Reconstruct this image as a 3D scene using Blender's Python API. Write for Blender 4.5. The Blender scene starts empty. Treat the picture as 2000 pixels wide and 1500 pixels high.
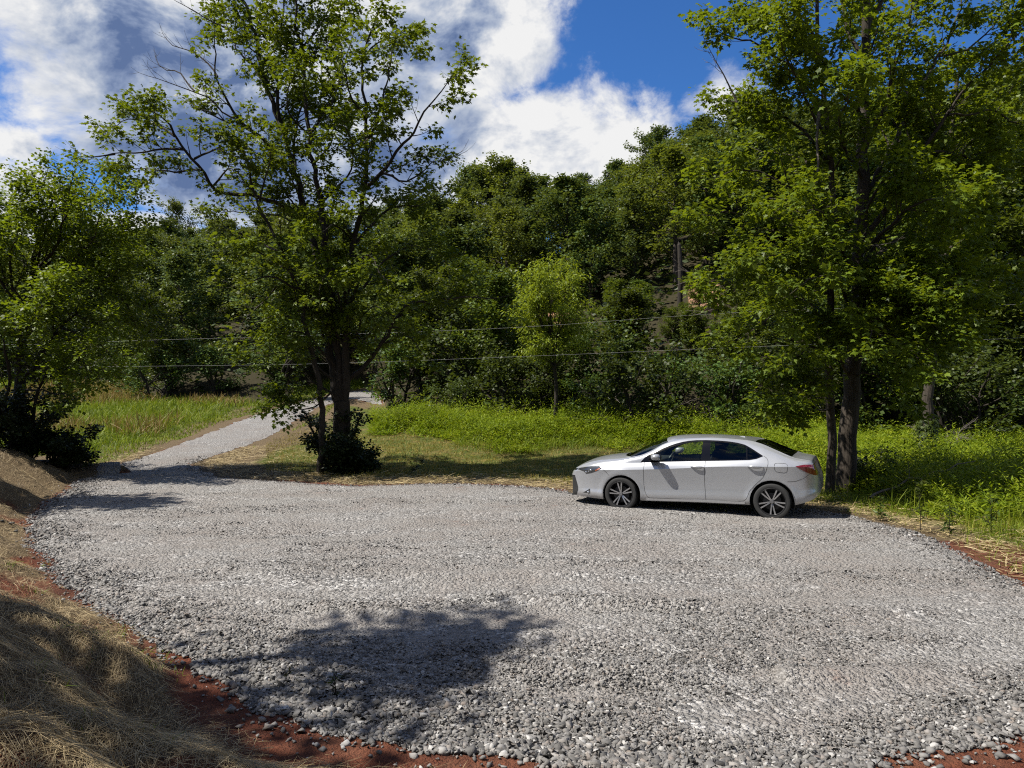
import bpy, bmesh, math, random
import numpy as np
from mathutils import Vector, Matrix
from mathutils.bvhtree import BVHTree

random.seed(11)
RNG = np.random.default_rng(11)
SC = bpy.context.scene
COL = SC.collection
F = 1455.0      # focal length in photo pixels (2000 wide)
EYE = 2.14      # eye height above the gravel
HOR = 770.0     # horizon row in the photo
rad = math.radians

# ------------------------------------------------------------------ helpers
def link(o, parent=None):
    COL.objects.link(o)
    if parent is not None:
        o.parent = parent
    return o

def tag(o, label=None, cat=None, group=None, kind=None):
    if label: o['label'] = label
    if cat: o['category'] = cat
    if group: o['group'] = group
    if kind: o['kind'] = kind
    return o

def empty(name, loc=(0, 0, 0), rz=0.0):
    o = bpy.data.objects.new(name, None)
    o.empty_display_size = 0.2
    o.location = loc
    o.rotation_euler = (0, 0, rz)
    return link(o)

def mesh_np(name, verts, faces, mat, parent=None, smooth=False, attrs=None):
    """faces: (M,k) int array or list of such arrays with different k"""
    if not isinstance(faces, (list, tuple)):
        faces = [faces]
    faces = [np.asarray(f, dtype=np.int32) for f in faces if len(f)]
    me = bpy.data.meshes.new(name)
    verts = np.ascontiguousarray(verts, dtype=np.float32)
    me.vertices.add(len(verts))
    me.vertices.foreach_set('co', verts.ravel())
    loops = np.concatenate([f.ravel() for f in faces])
    sizes = np.concatenate([np.full(len(f), f.shape[1], np.int32) for f in faces])
    starts = np.concatenate([[0], np.cumsum(sizes)[:-1]]).astype(np.int32)
    me.loops.add(len(loops))
    me.loops.foreach_set('vertex_index', loops)
    me.polygons.add(len(sizes))
    me.polygons.foreach_set('loop_start', starts)
    if smooth:
        me.polygons.foreach_set('use_smooth', np.ones(len(sizes), bool))
    me.update(calc_edges=True)
    if attrs:
        for an, av in attrs.items():
            a = me.attributes.new(an, 'FLOAT', 'POINT')
            a.data.foreach_set('value', np.ascontiguousarray(av, dtype=np.float32))
    if mat is not None:
        me.materials.append(mat)
    o = bpy.data.objects.new(name, me)
    return link(o, parent)

def copy_tree(o, parent=None):
    c = o.copy()
    COL.objects.link(c)
    if parent is not None:
        c.parent = parent
    for ch in list(o.children):
        copy_tree(ch, c)
    return c

def PX(px, py, d):
    """world point seen at photo pixel (px,py) and standing at depth d"""
    return np.array([(px - 1000.0) / F * d, d, EYE - (py - HOR) / F * d])

def smooth01(t):
    t = np.clip(t, 0, 1)
    return t * t * (3 - 2 * t)

# value noise (vectorised)
_perm = np.random.default_rng(3).random((64, 64))
def vnoise(x, y):
    x = np.asarray(x, float); y = np.asarray(y, float)
    xi = np.floor(x).astype(int); yi = np.floor(y).astype(int)
    fx = smooth01(x - xi); fy = smooth01(y - yi)
    g = lambda a, b: _perm[a % 64, b % 64]
    return (g(xi, yi) * (1 - fx) + g(xi + 1, yi) * fx) * (1 - fy) + (g(xi, yi + 1) * (1 - fx) + g(xi + 1, yi + 1) * fx) * fy
def fbm(x, y, o=4):
    s = 0; a = .5; t = 0
    for i in range(o):
        s = s + a * vnoise(x * 2 ** i + 13.7 * i, y * 2 ** i + 7.1 * i); t += a; a *= .5
    return s / t

# ------------------------------------------------------------------ node helpers
def new_mat(name):
    m = bpy.data.materials.new(name)
    m.use_nodes = True
    m.node_tree.nodes.clear()
    return m

class NT:
    def __init__(self, tree):
        self.t = tree; self.n = tree.nodes; self.l = tree.links
    def add(self, typ, **kw):
        n = self.n.new(typ)
        for k, v in kw.items():
            setattr(n, k, v)
        return n
    def set(self, sock, v):
        if hasattr(v, 'is_output') or isinstance(v, bpy.types.NodeSocket):
            self.l.new(v, sock)
        else:
            sock.default_value = v
    def math(self, op, a, b=0.0, c=None, clamp=False):
        n = self.add('ShaderNodeMath', operation=op); n.use_clamp = clamp
        self.set(n.inputs[0], a); self.set(n.inputs[1], b)
        if c is not None: self.set(n.inputs[2], c)
        return n.outputs[0]
    def mix(self, fac, a, b, mode='MIX'):
        n = self.add('ShaderNodeMix', data_type='RGBA', blend_type=mode)
        self.set(n.inputs[0], fac)
        def c(v):
            return v if isinstance(v, bpy.types.NodeSocket) else (tuple(v) + (1,) if len(v) == 3 else v)
        self.set(n.inputs[6], c(a)); self.set(n.inputs[7], c(b))
        return n.outputs[2]
    def ramp(self, fac, stops, interp='LINEAR'):
        n = self.add('ShaderNodeValToRGB')
        n.color_ramp.interpolation = interp
        e = n.color_ramp.elements
        while len(e) > 1: e.remove(e[-1])
        for i, (p, c) in enumerate(stops):
            el = e[0] if i == 0 else e.new(p)
            el.position = p
            el.color = tuple(c) + (1,) if len(c) == 3 else c
        self.set(n.inputs[0], fac)
        return n.outputs[0]
    def sstep(self, v, a, b, lo=0.0, hi=1.0):
        n = self.add('ShaderNodeMapRange', interpolation_type='SMOOTHSTEP')
        self.set(n.inputs[0], v); self.set(n.inputs[1], a); self.set(n.inputs[2], b)
        self.set(n.inputs[3], lo); self.set(n.inputs[4], hi)
        return n.outputs[0]
    def noise(self, vec, scale, detail=4, rough=.55, dist=0.0):
        n = self.add('ShaderNodeTexNoise')
        if vec is not None: self.l.new(vec, n.inputs['Vector'])
        n.inputs['Scale'].default_value = scale; n.inputs['Detail'].default_value = detail
        n.inputs['Roughness'].default_value = rough; n.inputs['Distortion'].default_value = dist
        return n.outputs[0]
    def voronoi(self, vec, scale, feature='F1', rnd=1.0):
        n = self.add('ShaderNodeTexVoronoi', feature=feature)
        if vec is not None: self.l.new(vec, n.inputs['Vector'])
        n.inputs['Scale'].default_value = scale
        n.inputs['Randomness'].default_value = rnd
        return n
    def principled(self, **kw):
        n = self.add('ShaderNodeBsdfPrincipled')
        for k, v in kw.items():
            s = n.inputs[k]
            if isinstance(v, (tuple, list)) and len(v) == 3 and s.type == 'RGBA': v = tuple(v) + (1,)
            self.set(s, v)
        return n
    def out(self, shader):
        o = self.add('ShaderNodeOutputMaterial')
        self.l.new(shader, o.inputs[0])
    def objco(self):
        return self.add('ShaderNodeTexCoord').outputs['Object']
    def pos(self):
        return self.add('ShaderNodeNewGeometry').outputs['Position']
    def bump(self, h, dist=.01, strength=1.0, normal=None):
        n = self.add('ShaderNodeBump')
        n.inputs['Distance'].default_value = dist; n.inputs['Strength'].default_value = strength
        self.l.new(h, n.inputs['Height'])
        if normal is not None: self.l.new(normal, n.inputs['Normal'])
        return n.outputs[0]

MATS = {}
def simple(name, col, rough=.5, metal=0.0, coat=0.0, **kw):
    if name in MATS: return MATS[name]
    m = new_mat(name); t = NT(m.node_tree)
    k = {'Base Color': col, 'Roughness': rough, 'Metallic': metal}
    if coat: k['Coat Weight'] = coat; k['Coat Roughness'] = .04
    k.update(kw)
    p = t.principled(**k)
    t.out(p.outputs[0])
    MATS[name] = m
    return m

def leaf_mat(name, dark, light, trans, tw=.35, vary=.5):
    """foliage: each leaf its own tone, each copy of a tree its own tone, light shining through"""
    m = new_mat(name); t = NT(m.node_tree)
    g = t.add('ShaderNodeNewGeometry')
    oi = t.add('ShaderNodeObjectInfo')
    r = g.outputs['Random Per Island']
    co = t.add('ShaderNodeTexCoord').outputs['Object']
    n = t.noise(co, .9, 3)
    f = t.math('MULTIPLY_ADD', r, .55, t.math('MULTIPLY_ADD', n, 1.1, -.35), clamp=True)
    c = t.mix(f, dark, light)
    hs = t.add('ShaderNodeHueSaturation')
    t.set(hs.inputs['Hue'], t.math('MULTIPLY_ADD', oi.outputs['Random'], .035 * vary, .5 - .017 * vary))
    t.set(hs.inputs['Value'], t.math('MULTIPLY_ADD', oi.outputs['Random'], .9 * vary, 1 - .4 * vary))
    t.set(hs.inputs['Color'], c)
    p = t.principled(**{'Base Color': hs.outputs[0], 'Roughness': .52, 'Specular IOR Level': .24})
    tr = t.add('ShaderNodeBsdfTranslucent')
    tc = t.mix(r, trans, [v * .65 for v in trans])
    t.l.new(tc, tr.inputs[0])
    ms = t.add('ShaderNodeMixShader'); ms.inputs[0].default_value = tw
    t.l.new(p.outputs[0], ms.inputs[1]); t.l.new(tr.outputs[0], ms.inputs[2])
    t.out(ms.outputs[0])
    return m

def bark_mat(name, dark, light, scale=1.0):
    m = new_mat(name); t = NT(m.node_tree)
    co = t.objco()
    mp = t.add('ShaderNodeMapping'); mp.inputs['Scale'].default_value = (9 * scale, 9 * scale, 1.6 * scale)
    t.l.new(co, mp.inputs[0])
    n = t.noise(mp.outputs[0], 2.2, 6, .65)
    v = t.voronoi(mp.outputs[0], 2.5)
    n2 = t.noise(co, 1.3, 3)
    f = t.math('MULTIPLY_ADD', n, .9, t.math('MULTIPLY_ADD', n2, .6, -.35), clamp=True)
    c = t.mix(f, dark, light)
    h = t.math('ADD', n, t.math('MULTIPLY', v.outputs[0], .5))
    p = t.principled(**{'Base Color': c, 'Roughness': .9, 'Normal': t.bump(h, .03, .9), 'Specular IOR Level': .2})
    t.out(p.outputs[0])
    return m
# ------------------------------------------------------------------ terrain
def interp(u, tab):
    a = np.array(tab, float)
    return np.interp(u, a[:, 0], a[:, 1])
# depth at which the woods begin, by bearing u = x / y
WOOD = [(-1.2, 62), (-.62, 60), (-.52, 55), (-.485, 44), (-.33, 41), (-.30, 45), (-.25, 60), (-.19, 60), (-.165, 35), (-.1, 31.5), (0, 29.5), (.2, 27.5), (.35, 27), (.5, 26.5), (.7, 26), (1.2, 25)]
RIDGE_R = [(-1.2, 135), (-.69, 130), (-.48, 130), (-.4, 125), (-.2, 110), (-.137, 105), (0, 100), (.1, 98), (.17, 95), (.24, 92), (.33, 90), (.7, 88), (1.2, 88)]
RIDGE_Z = [(-1.2, 19), (-.69, 19), (-.48, 19.5), (-.4, 20.5), (-.2, 20), (-.137, 18.5), (0, 19.5), (.1, 21.0), (.15, 22.5), (.19, 25.5), (.24, 26.8), (.33, 27), (.48, 27.5), (.7, 30), (1.2, 30)]
def wood_d(u): return interp(u, WOOD)

def base_h(x, y):
    x = np.asarray(x, float); y = np.asarray(y, float)
    z = -.03 + .08 * np.logaddexp(0, (np.minimum(y, 64) - 22.5) / 1.1) * 1.1
    yy = np.maximum(y, 5.0)
    u = np.clip(x / yy, -1.2, 1.2)
    d0 = wood_d(u) + 1.5
    Rr = interp(u, RIDGE_R); Zr = interp(u, RIDGE_Z)
    s = np.clip((y - d0) / (Rr - d0), 0, 1)
    z = z + (Zr - z) * np.where(s > 0, s ** 1.08, 0)
    z = z - .03 * np.maximum(0, y - Rr)
    return z

def bench_y(u): return np.interp(u, [0, .1, .22, .3], [51.5, 50.0, 47.0, 46.8])
def pix_ground(px, py):
    """where the sight line of a photo pixel meets the ground"""
    u = (px - 1000) / F; v = (py - HOR) / F
    d = np.linspace(3.5, 75, 3000)
    zz = EYE - v * d
    h = base_h(u * d, d)
    k = np.argmax(zz <= h)
    return np.array([u * d[k], d[k]])

_edge_toe = [(170, 935), (100, 982), (72, 1008), (76, 1060), (112, 1112), (170, 1162), (235, 1198), (330, 1243), (410, 1290), (520, 1350), (640, 1405), (770, 1425), (900, 1432), (1050, 1455), (1250, 1478), (1450, 1503)]
TOE = [((px - 1000) / F * (EYE * F / (py - HOR)), EYE * F / (py - HOR)) for px, py in _edge_toe]
TOE = [(x, y) for x, y in TOE] + [(1.75, 4.36), (2.3, 4.52), (2.9, 4.75), (3.5, 5.05)]
_right = [(4.9, 5.6), (5.6, 6.3), (6.05, 7.2), (6.15, 8.0)]
_edge_far = [(1985, 1145), (1905, 1100), (1830, 1062), (1740, 1030), (1655, 1008)]
FAR = [tuple(pix_ground(*p)) for p in _edge_far] + [(5.6, 14.0), (3.2, 15.2)]
FAR += [tuple(pix_ground(*p)) for p in [(1128, 966), (1080, 957), (960, 948), (850, 946), (700, 951), (560, 942), (430, 933), (372, 906)]]
ROAD_R = [tuple(pix_ground(*p)) for p in [(420, 890), (482, 870), (540, 846), (575, 822), (620, 797), (680, 777), (760, 762)]]
ROAD_L = [tuple(pix_ground(*p)) for p in [(735, 757), (660, 768), (600, 783), (530, 801), (465, 823), (400, 850), (330, 876), (230, 908)]]
LOT = TOE + _right + FAR + ROAD_R + ROAD_L
LOT_A = np.array(LOT)

def seg_dist(x, y, pl, closed=False):
    x = np.asarray(x, float); y = np.asarray(y, float)
    best = np.full(x.shape, 1e9)
    pts = list(pl) + ([pl[0]] if closed else [])
    for (ax, ay), (bx, by) in zip(pts[:-1], pts[1:]):
        dx, dy = bx - ax, by - ay
        t = np.clip(((x - ax) * dx + (y - ay) * dy) / (dx * dx + dy * dy + 1e-12), 0, 1)
        best = np.minimum(best, np.hypot(x - ax - t * dx, y - ay - t * dy))
    return best
def inside(x, y, pl):
    x = np.asarray(x, float); y = np.asarray(y, float)
    c = np.zeros(x.shape, bool)
    n = len(pl)
    for i in range(n):
        ax, ay = pl[i]; bx, by = pl[(i + 1) % n]
        if ay == by: continue
        cond = (ay > y) != (by > y)
        xi = (bx - ax) * (y - ay) / (by - ay) + ax
        c ^= cond & (x < xi)
    return c
def lot_sd(x, y):
    """signed distance to the edge of the gravel, negative inside, edge roughened"""
    d = seg_dist(x, y, LOT, True)
    s = np.where(inside(x, y, LOT), -d, d)
    return s + (fbm(np.asarray(x) * 2.2 + 9, np.asarray(y) * 2.2, 3) - .5) * .34
_BANK_POLY = [(TOE[0][0] + .3, TOE[0][1] + 1.2)] + TOE + [(6, 4.8), (14, 5.5), (14, -60), (-60, -60), (-60, 24), (-14, 24)]
def bank_t(x, y):
    d = seg_dist(x, y, TOE + [(6, 4.8), (14, 5.5)])
    d = np.maximum(0, d - .34 * smooth01((6.6 - np.asarray(y)) / 1.2) * smooth01((np.asarray(x) + 3.2) / .9))
    return np.where(inside(x, y, _BANK_POLY), d, 0.0)
def bank_h(x, y):
    x = np.asarray(x, float); y = np.asarray(y, float)
    t = bank_t(x, y)
    left = smooth01((.0 - x) / 2.0)                      # the steep straw bank is on the left
    rise = .88 * smooth01(t / 2.5) * left + .42 * smooth01(t / 3.2) * (1 - left)
    rise += .10 * np.maximum(0, t - 2.5) * left * np.exp(-np.maximum(0, t - 2.5) / 9)
    far = smooth01((22.5 - y) / 5)
    wob = (fbm(x * .6, y * .6 + 4, 3) - .5) * .9
    ridge = np.cos(2 * math.pi * (y - 5.72 + .22 * (x + 3) + wob) / 1.25)
    ridge = np.where(ridge > 0, ridge, ridge * 1.0)
    amp = .16 * smooth01(t / .7) * left * (.45 + 1.1 * fbm(x * .35, y * .35 + 30, 2))
    amp = amp * np.exp(-np.maximum(0, t - 4) / 3)
    bumps = (fbm(x * 2.6, y * 2.6, 4) - .5) * .16 * smooth01(t / .5)
    return (rise + amp * ridge + bumps) * far

_clods = lambda x, y: (fbm(np.asarray(x) * 1.3, np.asarray(y) * 1.3 + 50, 4) - .5)
def H(x, y):
    x = np.asarray(x, float); y = np.asarray(y, float)
    z = base_h(x, y) + bank_h(x, y)
    s = seg_dist(x, y, LOT, True)
    ins = inside(x, y, LOT)
    z = z + np.where(ins, .035 * smooth01(s / .35), 0)                     # the gravel lies a little proud
    rut = np.where(ins, (fbm(x * .55, y * 1.5 + 20, 3) - .5) * .07 * smooth01((s - .3) / 1.2), 0)
    z = z + rut
    arc_ = np.hypot(x - 2.0, y - 17.5)                                    # faint tyre ridges swinging round the pad
    rid = np.maximum(0, vnoise(arc_ * 2.6, np.arctan2(x - 2, y - 17.5) * 5 + 9) - .52) * .20
    z = z + np.where(ins, rid * smooth01((s - .4) / 1.0) * smooth01((11 - y) / 4), 0)
    mead = smooth01((y - 17) / 6) * np.where(ins, 0, smooth01(s / 1.0))
    z = z + mead * (fbm(x * .3, y * .3, 3) - .5) * .35
    # verge behind the right tree falls away a little
    return z
# ------------------------------------------------------------------ ground materials
def terrain_mat():
    m = new_mat('terrain_soil'); t = NT(m.node_tree)
    co = t.pos()
    at = lambda n: t.add('ShaderNodeAttribute', attribute_name=n).outputs['Fac']
    n1 = t.noise(co, 1.7, 6, .6); n2 = t.noise(co, 14, 5, .65); n3 = t.noise(co, 60, 3, .6)
    clay = t.mix(t.sstep(n2, .3, .7), (.062, .018, .011), (.150, .046, .024))
    clay = t.mix(t.sstep(t.noise(co, .8, 5, .6), .45, .65, 0, .75), clay, (.055, .026, .018))
    clay = t.mix(t.sstep(n1, .35, .7, 0, .6), clay, (.19, .088, .052))
    mp = t.add('ShaderNodeMapping'); mp.inputs['Scale'].default_value = (4, 30, 30)
    mp.inputs['Rotation'].default_value = (0, 0, .5); t.l.new(co, mp.inputs[0])
    st = t.noise(mp.outputs[0], 3, 4, .7)
    straw = t.mix(st, (.055, .036, .022), (.20, .15, .085))
    grass = t.mix(n2, (.045, .06, .012), (.10, .125, .022))
    grass = t.mix(t.sstep(n1, .45, .7, 0, .8), grass, (.17, .13, .05))
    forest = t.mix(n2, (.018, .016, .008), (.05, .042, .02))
    brk = t.math('MULTIPLY_ADD', n2, .9, -.45)
    c = t.mix(t.sstep(t.math('ADD', at('a_straw'), brk), .3, .7), clay, straw)
    c = t.mix(t.sstep(t.math('ADD', at('a_grass'), brk), .3, .7), c, grass)
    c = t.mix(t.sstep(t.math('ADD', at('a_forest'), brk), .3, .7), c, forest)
    c = t.mix(t.sstep(t.math('MULTIPLY_ADD', brk, .5, at('a_bench')), .3, .6), c, t.mix(n2, (.22, .115, .07), (.36, .21, .135)))
    p = t.principled(**{'Base Color': c, 'Roughness': .95, 'Specular IOR Level': .15,
                        'Normal': t.bump(t.math('MULTIPLY_ADD', n3, .5, n2), .07, 1.0)})
    t.out(p.outputs[0])
    return m

def gravel_mat():
    m = new_mat('crushed_gravel'); t = NT(m.node_tree)
    co = t.pos()
    v = t.voronoi(co, 26); v2 = t.voronoi(co, 60)
    big = t.noise(co, .55, 5, .6); mid = t.noise(co, 3.0, 5, .6)
    mp = t.add('ShaderNodeMapping'); mp.inputs['Scale'].default_value = (.35, 1.6, 1); t.l.new(co, mp.inputs[0])
    trk = t.noise(mp.outputs[0], 1.0, 4, .55)
    sep = t.add('ShaderNodeSeparateColor'); t.l.new(v.outputs['Color'], sep.inputs[0])
    sep2 = t.add('ShaderNodeSeparateColor'); t.l.new(v2.outputs['Color'], sep2.inputs[0])
    g = t.ramp(sep.outputs[0], [(0, (.10, .097, .093)), (.35, (.17, .164, .157)), (.75, (.27, .261, .25)), (1, (.45, .438, .423))])
    g2 = t.ramp(sep2.outputs[0], [(0, (.12, .114, .106)), (.5, (.195, .187, .177)), (1, (.36, .347, .33))])
    c = t.mix(t.sstep(trk, .40, .60), g2, g)
    dust = t.mix(mid, (.14, .122, .107), (.24, .217, .198))
    c = t.mix(t.sstep(t.math('ADD', t.math('MULTIPLY', big, .6), t.math('MULTIPLY', mid, .4)), .40, .62, 0, .72), c, dust)
    red = t.sstep(t.math('MULTIPLY_ADD', mid, .5, t.math('MULTIPLY', big, .5)), .60, .70, 0, .5)
    c = t.mix(red, c, (.21, .10, .065))
    h = t.math('SUBTRACT', 1.0, v.outputs[0]); h2 = t.math('SUBTRACT', 1.0, v2.outputs[0])
    hh = t.math('MULTIPLY_ADD', h2, .45, h)
    p = t.principled(**{'Base Color': c, 'Roughness': .85, 'Specular IOR Level': .25, 'Normal': t.bump(hh, .035, 1.0)})
    t.out(p.outputs[0])
    return m

def stone_mat():
    m = new_mat('crushed_limestone'); t = NT(m.node_tree)
    g = t.add('ShaderNodeNewGeometry'); r = g.outputs['Random Per Island']
    c = t.ramp(r, [(0, (.085, .081, .077)), (.18, (.135, .129, .122)), (.45, (.185, .176, .166)), (.74, (.255, .246, .236)), (.86, (.24, .20, .17)), (.92, (.38, .369, .354)), (1, (.54, .528, .51))])
    n = t.noise(t.objco(), 45, 4, .6)
    c = t.mix(t.math('MULTIPLY', n, .5), c, (.20, .19, .18), 'MULTIPLY')
    c2 = t.mix(t.sstep(n, .3, .75), t.mix(.35, c, (.12, .12, .12)), c)
    p = t.principled(**{'Base Color': c2, 'Roughness': .8, 'Specular IOR Level': .3, 'Normal': t.bump(n, .008, .6)})
    t.out(p.outputs[0])
    return m

def ribbon_mat(name, cols, tw=.25, rough=.6):
    m = new_mat(name); t = NT(m.node_tree)
    g = t.add('ShaderNodeNewGeometry'); r = g.outputs['Random Per Island']
    k = len(cols)
    n = t.noise(t.pos(), .8, 3)
    f = t.math('MULTIPLY_ADD', r, .65, t.math('MULTIPLY_ADD', n, .9, -.28), clamp=True)
    c = t.ramp(f, [(i / (k - 1), cols[i]) for i in range(k)])
    p = t.principled(**{'Base Color': c, 'Roughness': rough, 'Specular IOR Level': .3})
    if tw > 0:
        tr = t.add('ShaderNodeBsdfTranslucent'); t.l.new(c, tr.inputs[0])
        ms = t.add('ShaderNodeMixShader'); ms.inputs[0].default_value = tw
        t.l.new(p.outputs[0], ms.inputs[1]); t.l.new(tr.outputs[0], ms.inputs[2])
        t.out(ms.outputs[0])
    else:
        t.out(p.outputs[0])
    return m

# ------------------------------------------------------------------ terrain sheet
def axis(lo, hi, fa, fb, step, grow):
    a = list(np.arange(fa, fb + 1e-6, step))
    s = step; v = a[-1]
    while v < hi: s *= grow; v += s; a.append(v)
    s = step; v = a[0]
    while v > lo: s *= grow; v -= s; a.insert(0, v)
    return np.array(a)
XS = axis(-420, 420, -8.5, 7.5, .11, 1.045)
YS = axis(-120, 520, 2.5, 15.0, .11, 1.03)
gx, gy = np.meshgrid(XS, YS)
gz = H(gx, gy)
sd = lot_sd(gx, gy)
gz = gz - .07 * smooth01((-sd - .1) / .3)
nx, ny = len(XS), len(YS)
idx = np.arange(nx * ny).reshape(ny, nx)
quads = np.stack([idx[:-1, :-1], idx[:-1, 1:], idx[1:, 1:], idx[1:, :-1]], -1).reshape(-1, 4)
bt = bank_t(gx, gy)
u_ = gx / np.maximum(gy, 5)
wd = wood_d(u_)
nz = fbm(gx * .9, gy * .9, 4)
left = smooth01((.4 - gx) / 1.6)
wobg = (fbm(gx * .6, gy * .6 + 4, 3) - .5) * .9
rdgg = np.cos(2 * math.pi * (gy - 5.72 + .22 * (gx + 3) + wobg) / 1.25)
a_straw = np.where(bt > 0, smooth01((bt - .02) / .3) * left * np.clip(.50 + .42 * rdgg + (fbm(gx * .8, gy * .8 + 11, 3) - .5) * 2.2 + .45 * smooth01((gy - 6.3) / 2.5), .0, .95), 0)
far_side = (bt <= 0) & (gy > 11)
a_straw = np.where(far_side, np.where((gx > -6) & (gx < 1.2), smooth01((sd - .12) / .25), smooth01((sd + .15) / .25)) * (.6 + .6 * nz), a_straw)
a_grass = np.where(far_side, smooth01((sd - .9) / 1.4) * (.55 + .6 * nz), 0)
a_grass = np.where((bt <= 0) & (gx > 5.0) & (gy < 15), smooth01((sd - .35) / .8) * (.3 + .7 * nz), a_grass)
benchd = np.abs(gy - bench_y(u_) - .8 * np.sin(gx * .5))
bench = smooth01((3.6 - benchd) / 1.5) * np.maximum(smooth01((u_ - .230) / .015) * smooth01((.285 - u_) / .015), .6 * smooth01((u_ + .01) / .03) * smooth01((.10 - u_) / .03) * (nz > .45))
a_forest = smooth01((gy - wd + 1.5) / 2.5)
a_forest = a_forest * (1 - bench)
a_grass = a_grass * (1 - bench); a_straw = np.where(bench > 0, bench * .55, a_straw)
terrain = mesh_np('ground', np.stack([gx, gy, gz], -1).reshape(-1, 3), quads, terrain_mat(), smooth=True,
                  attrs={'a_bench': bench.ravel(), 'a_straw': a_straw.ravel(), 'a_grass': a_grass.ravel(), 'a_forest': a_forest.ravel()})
tag(terrain, 'red clay ground rising from the bank over the meadow to the wooded hill', kind='structure')

# ------------------------------------------------------------------ gravel sheet
us = np.arange(-.80, 1.6, .0062)
ys = 3.95 * np.exp(np.linspace(0, math.log(64 / 3.95), 420))
gu, gyy = np.meshgrid(us, ys)
gxx = gu * gyy
sdv_ = lot_sd(gxx, gyy)
keep_v = sdv_ < 0.0
e_ = .06
grx = (lot_sd(gxx + e_, gyy) - lot_sd(gxx - e_, gyy)) / (2 * e_); gry = (lot_sd(gxx, gyy + e_) - lot_sd(gxx, gyy - e_)) / (2 * e_)
gm = np.maximum(np.hypot(grx, gry), .4)
mv = (sdv_ > 0) & (sdv_ < .8)
gxx = np.where(mv, gxx - sdv_ * grx / gm ** 2, gxx); gyy = np.where(mv, gyy - sdv_ * gry / gm ** 2, gyy)
gzz = H(gxx, gyy) + .006 + (fbm(gxx * 6, gyy * 6, 3) - .5) * .02
idx = np.arange(gxx.size).reshape(gxx.shape)
q = np.stack([idx[:-1, :-1], idx[:-1, 1:], idx[1:, 1:], idx[1:, :-1]], -1).reshape(-1, 4)
kv = keep_v.ravel()
q = q[kv[q].sum(1) >= 1]
used = np.unique(q); remap = np.full(gxx.size, -1); remap[used] = np.arange(len(used))
gv = np.stack([gxx, gyy, gzz], -1).reshape(-1, 3)[used]
gravel = mesh_np('gravel_drive', gv, remap[q], gravel_mat(), smooth=True)
tag(gravel, 'grey crushed gravel parking pad running into a track at the left', kind='structure')

# ------------------------------------------------------------------ loose stones
_ico = bmesh.new(); bmesh.ops.create_icosphere(_ico, subdivisions=1, radius=1.0)
ICO_V = np.array([v.co[:] for v in _ico.verts]); ICO_F = np.array([[v.index for v in f.verts] for f in _ico.faces]); _ico.free()
CUB_V = np.array([[-1, -.9, -1], [1, -1, -.8], [.8, 1, -1], [-1, .8, -.9], [-.7, -.8, 1], [.9, -.6, .8], [.6, .9, 1], [-.8, .7, .7]], float) * .75
CUB_F = np.array([[0, 1, 5, 4], [1, 2, 6, 5], [2, 3, 7, 6], [3, 0, 4, 7], [4, 5, 6, 7]])
def rand_rot(n, rng):
    q = rng.normal(size=(n, 4)); q /= np.linalg.norm(q, axis=1)[:, None]
    w, x, y, z = q.T
    return np.stack([1 - 2 * (y * y + z * z), 2 * (x * y - z * w), 2 * (x * z + y * w), 2 * (x * y + z * w), 1 - 2 * (x * x + z * z), 2 * (y * z - x * w), 2 * (x * z - y * w), 2 * (y * z + x * w), 1 - 2 * (x * x + y * y)], -1).reshape(n, 3, 3)
def stones(V, Fc, x, y, size, rng, jit=.36, flat=.62):
    n = len(x)
    sh = V[None] * (1 + rng.normal(0, jit, (n, len(V), 1)).clip(-.5, .6))
    sc = np.stack([rng.uniform(.75, 1.3, n), rng.uniform(.7, 1.05, n), rng.uniform(.4, .85, n)], -1)
    sh = (sh + rng.normal(0, .17, sh.shape)) * sc[:, None]
    Rm = rand_rot(n, rng)
    Rm = np.where((rng.random(n) < .55)[:, None, None], Rm, np.eye(3)[None] * 1.0)
    a = rng.uniform(0, 6.28, n); ca, sa = np.cos(a), np.sin(a); z0 = np.zeros(n); o1 = np.ones(n)
    Rz = np.stack([ca, -sa, z0, sa, ca, z0, z0, z0, o1], -1).reshape(n, 3, 3)
    sh = np.einsum('nij,nvj->nvi', Rz @ Rm, sh) * size[:, None, None] * .5
    sh[:, :, 2] *= flat + .2
    z = H(x, y) + .006 + size * rng.uniform(.02, .22, n)
    v = sh + np.stack([x, y, z], -1)[:, None]
    f = Fc[None] + (np.arange(n) * len(V))[:, None, None]
    return v.reshape(-1, 3), f.reshape(-1, Fc.shape[1])
rng = np.random.default_rng(5)
# tracks: bands of finer stone where wheels have pressed the pad
def fine(x, y): return fbm(x * .45, y * 1.7 + 8, 4)
def lot_points(n, y0, y1, powr=1.0):
    """points in the lot, density falling with depth"""
    t = rng.random(n)
    yy = y0 * (y1 / y0) ** (t ** powr)
    uu = rng.uniform(-.78, .95, n)
    return uu * yy, yy
x, y = lot_points(520000, 4.05, 24.0, 1.12)
s = lot_sd(x, y)
edge = smooth01((.9 + s) / .9)                       # 1 at the edge
bot = smooth01((7.2 - y) / 2.6)
fn = fine(x, y)
coarse = np.clip(.10 + .55 * edge + .30 * bot * smooth01((fn - .40) / .15) + (fn - .5) * 1.3, 0, 1)
okk = (s < .12) & (rng.random(len(x)) < (.16 + .84 * coarse))
x, y, s, coarse = x[okk], y[okk], s[okk], coarse[okk]
size = (.010 + .021 * coarse) * np.exp(rng.normal(0, .36, len(x)).clip(-1, .8)) * (1 + .02 * np.maximum(0, y - 8))
near = (y < 7.0) & (rng.random(len(x)) < .05)
v1, f1 = stones(ICO_V, ICO_F, x[near], y[near], size[near], rng)
v2, f2 = stones(CUB_V, CUB_F, x[~near], y[~near], size[~near], rng)
STONE = stone_mat()
st = mesh_np('gravel_stones', np.concatenate([v1, v2]), [f1, f2 + len(v1)], STONE)
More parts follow.
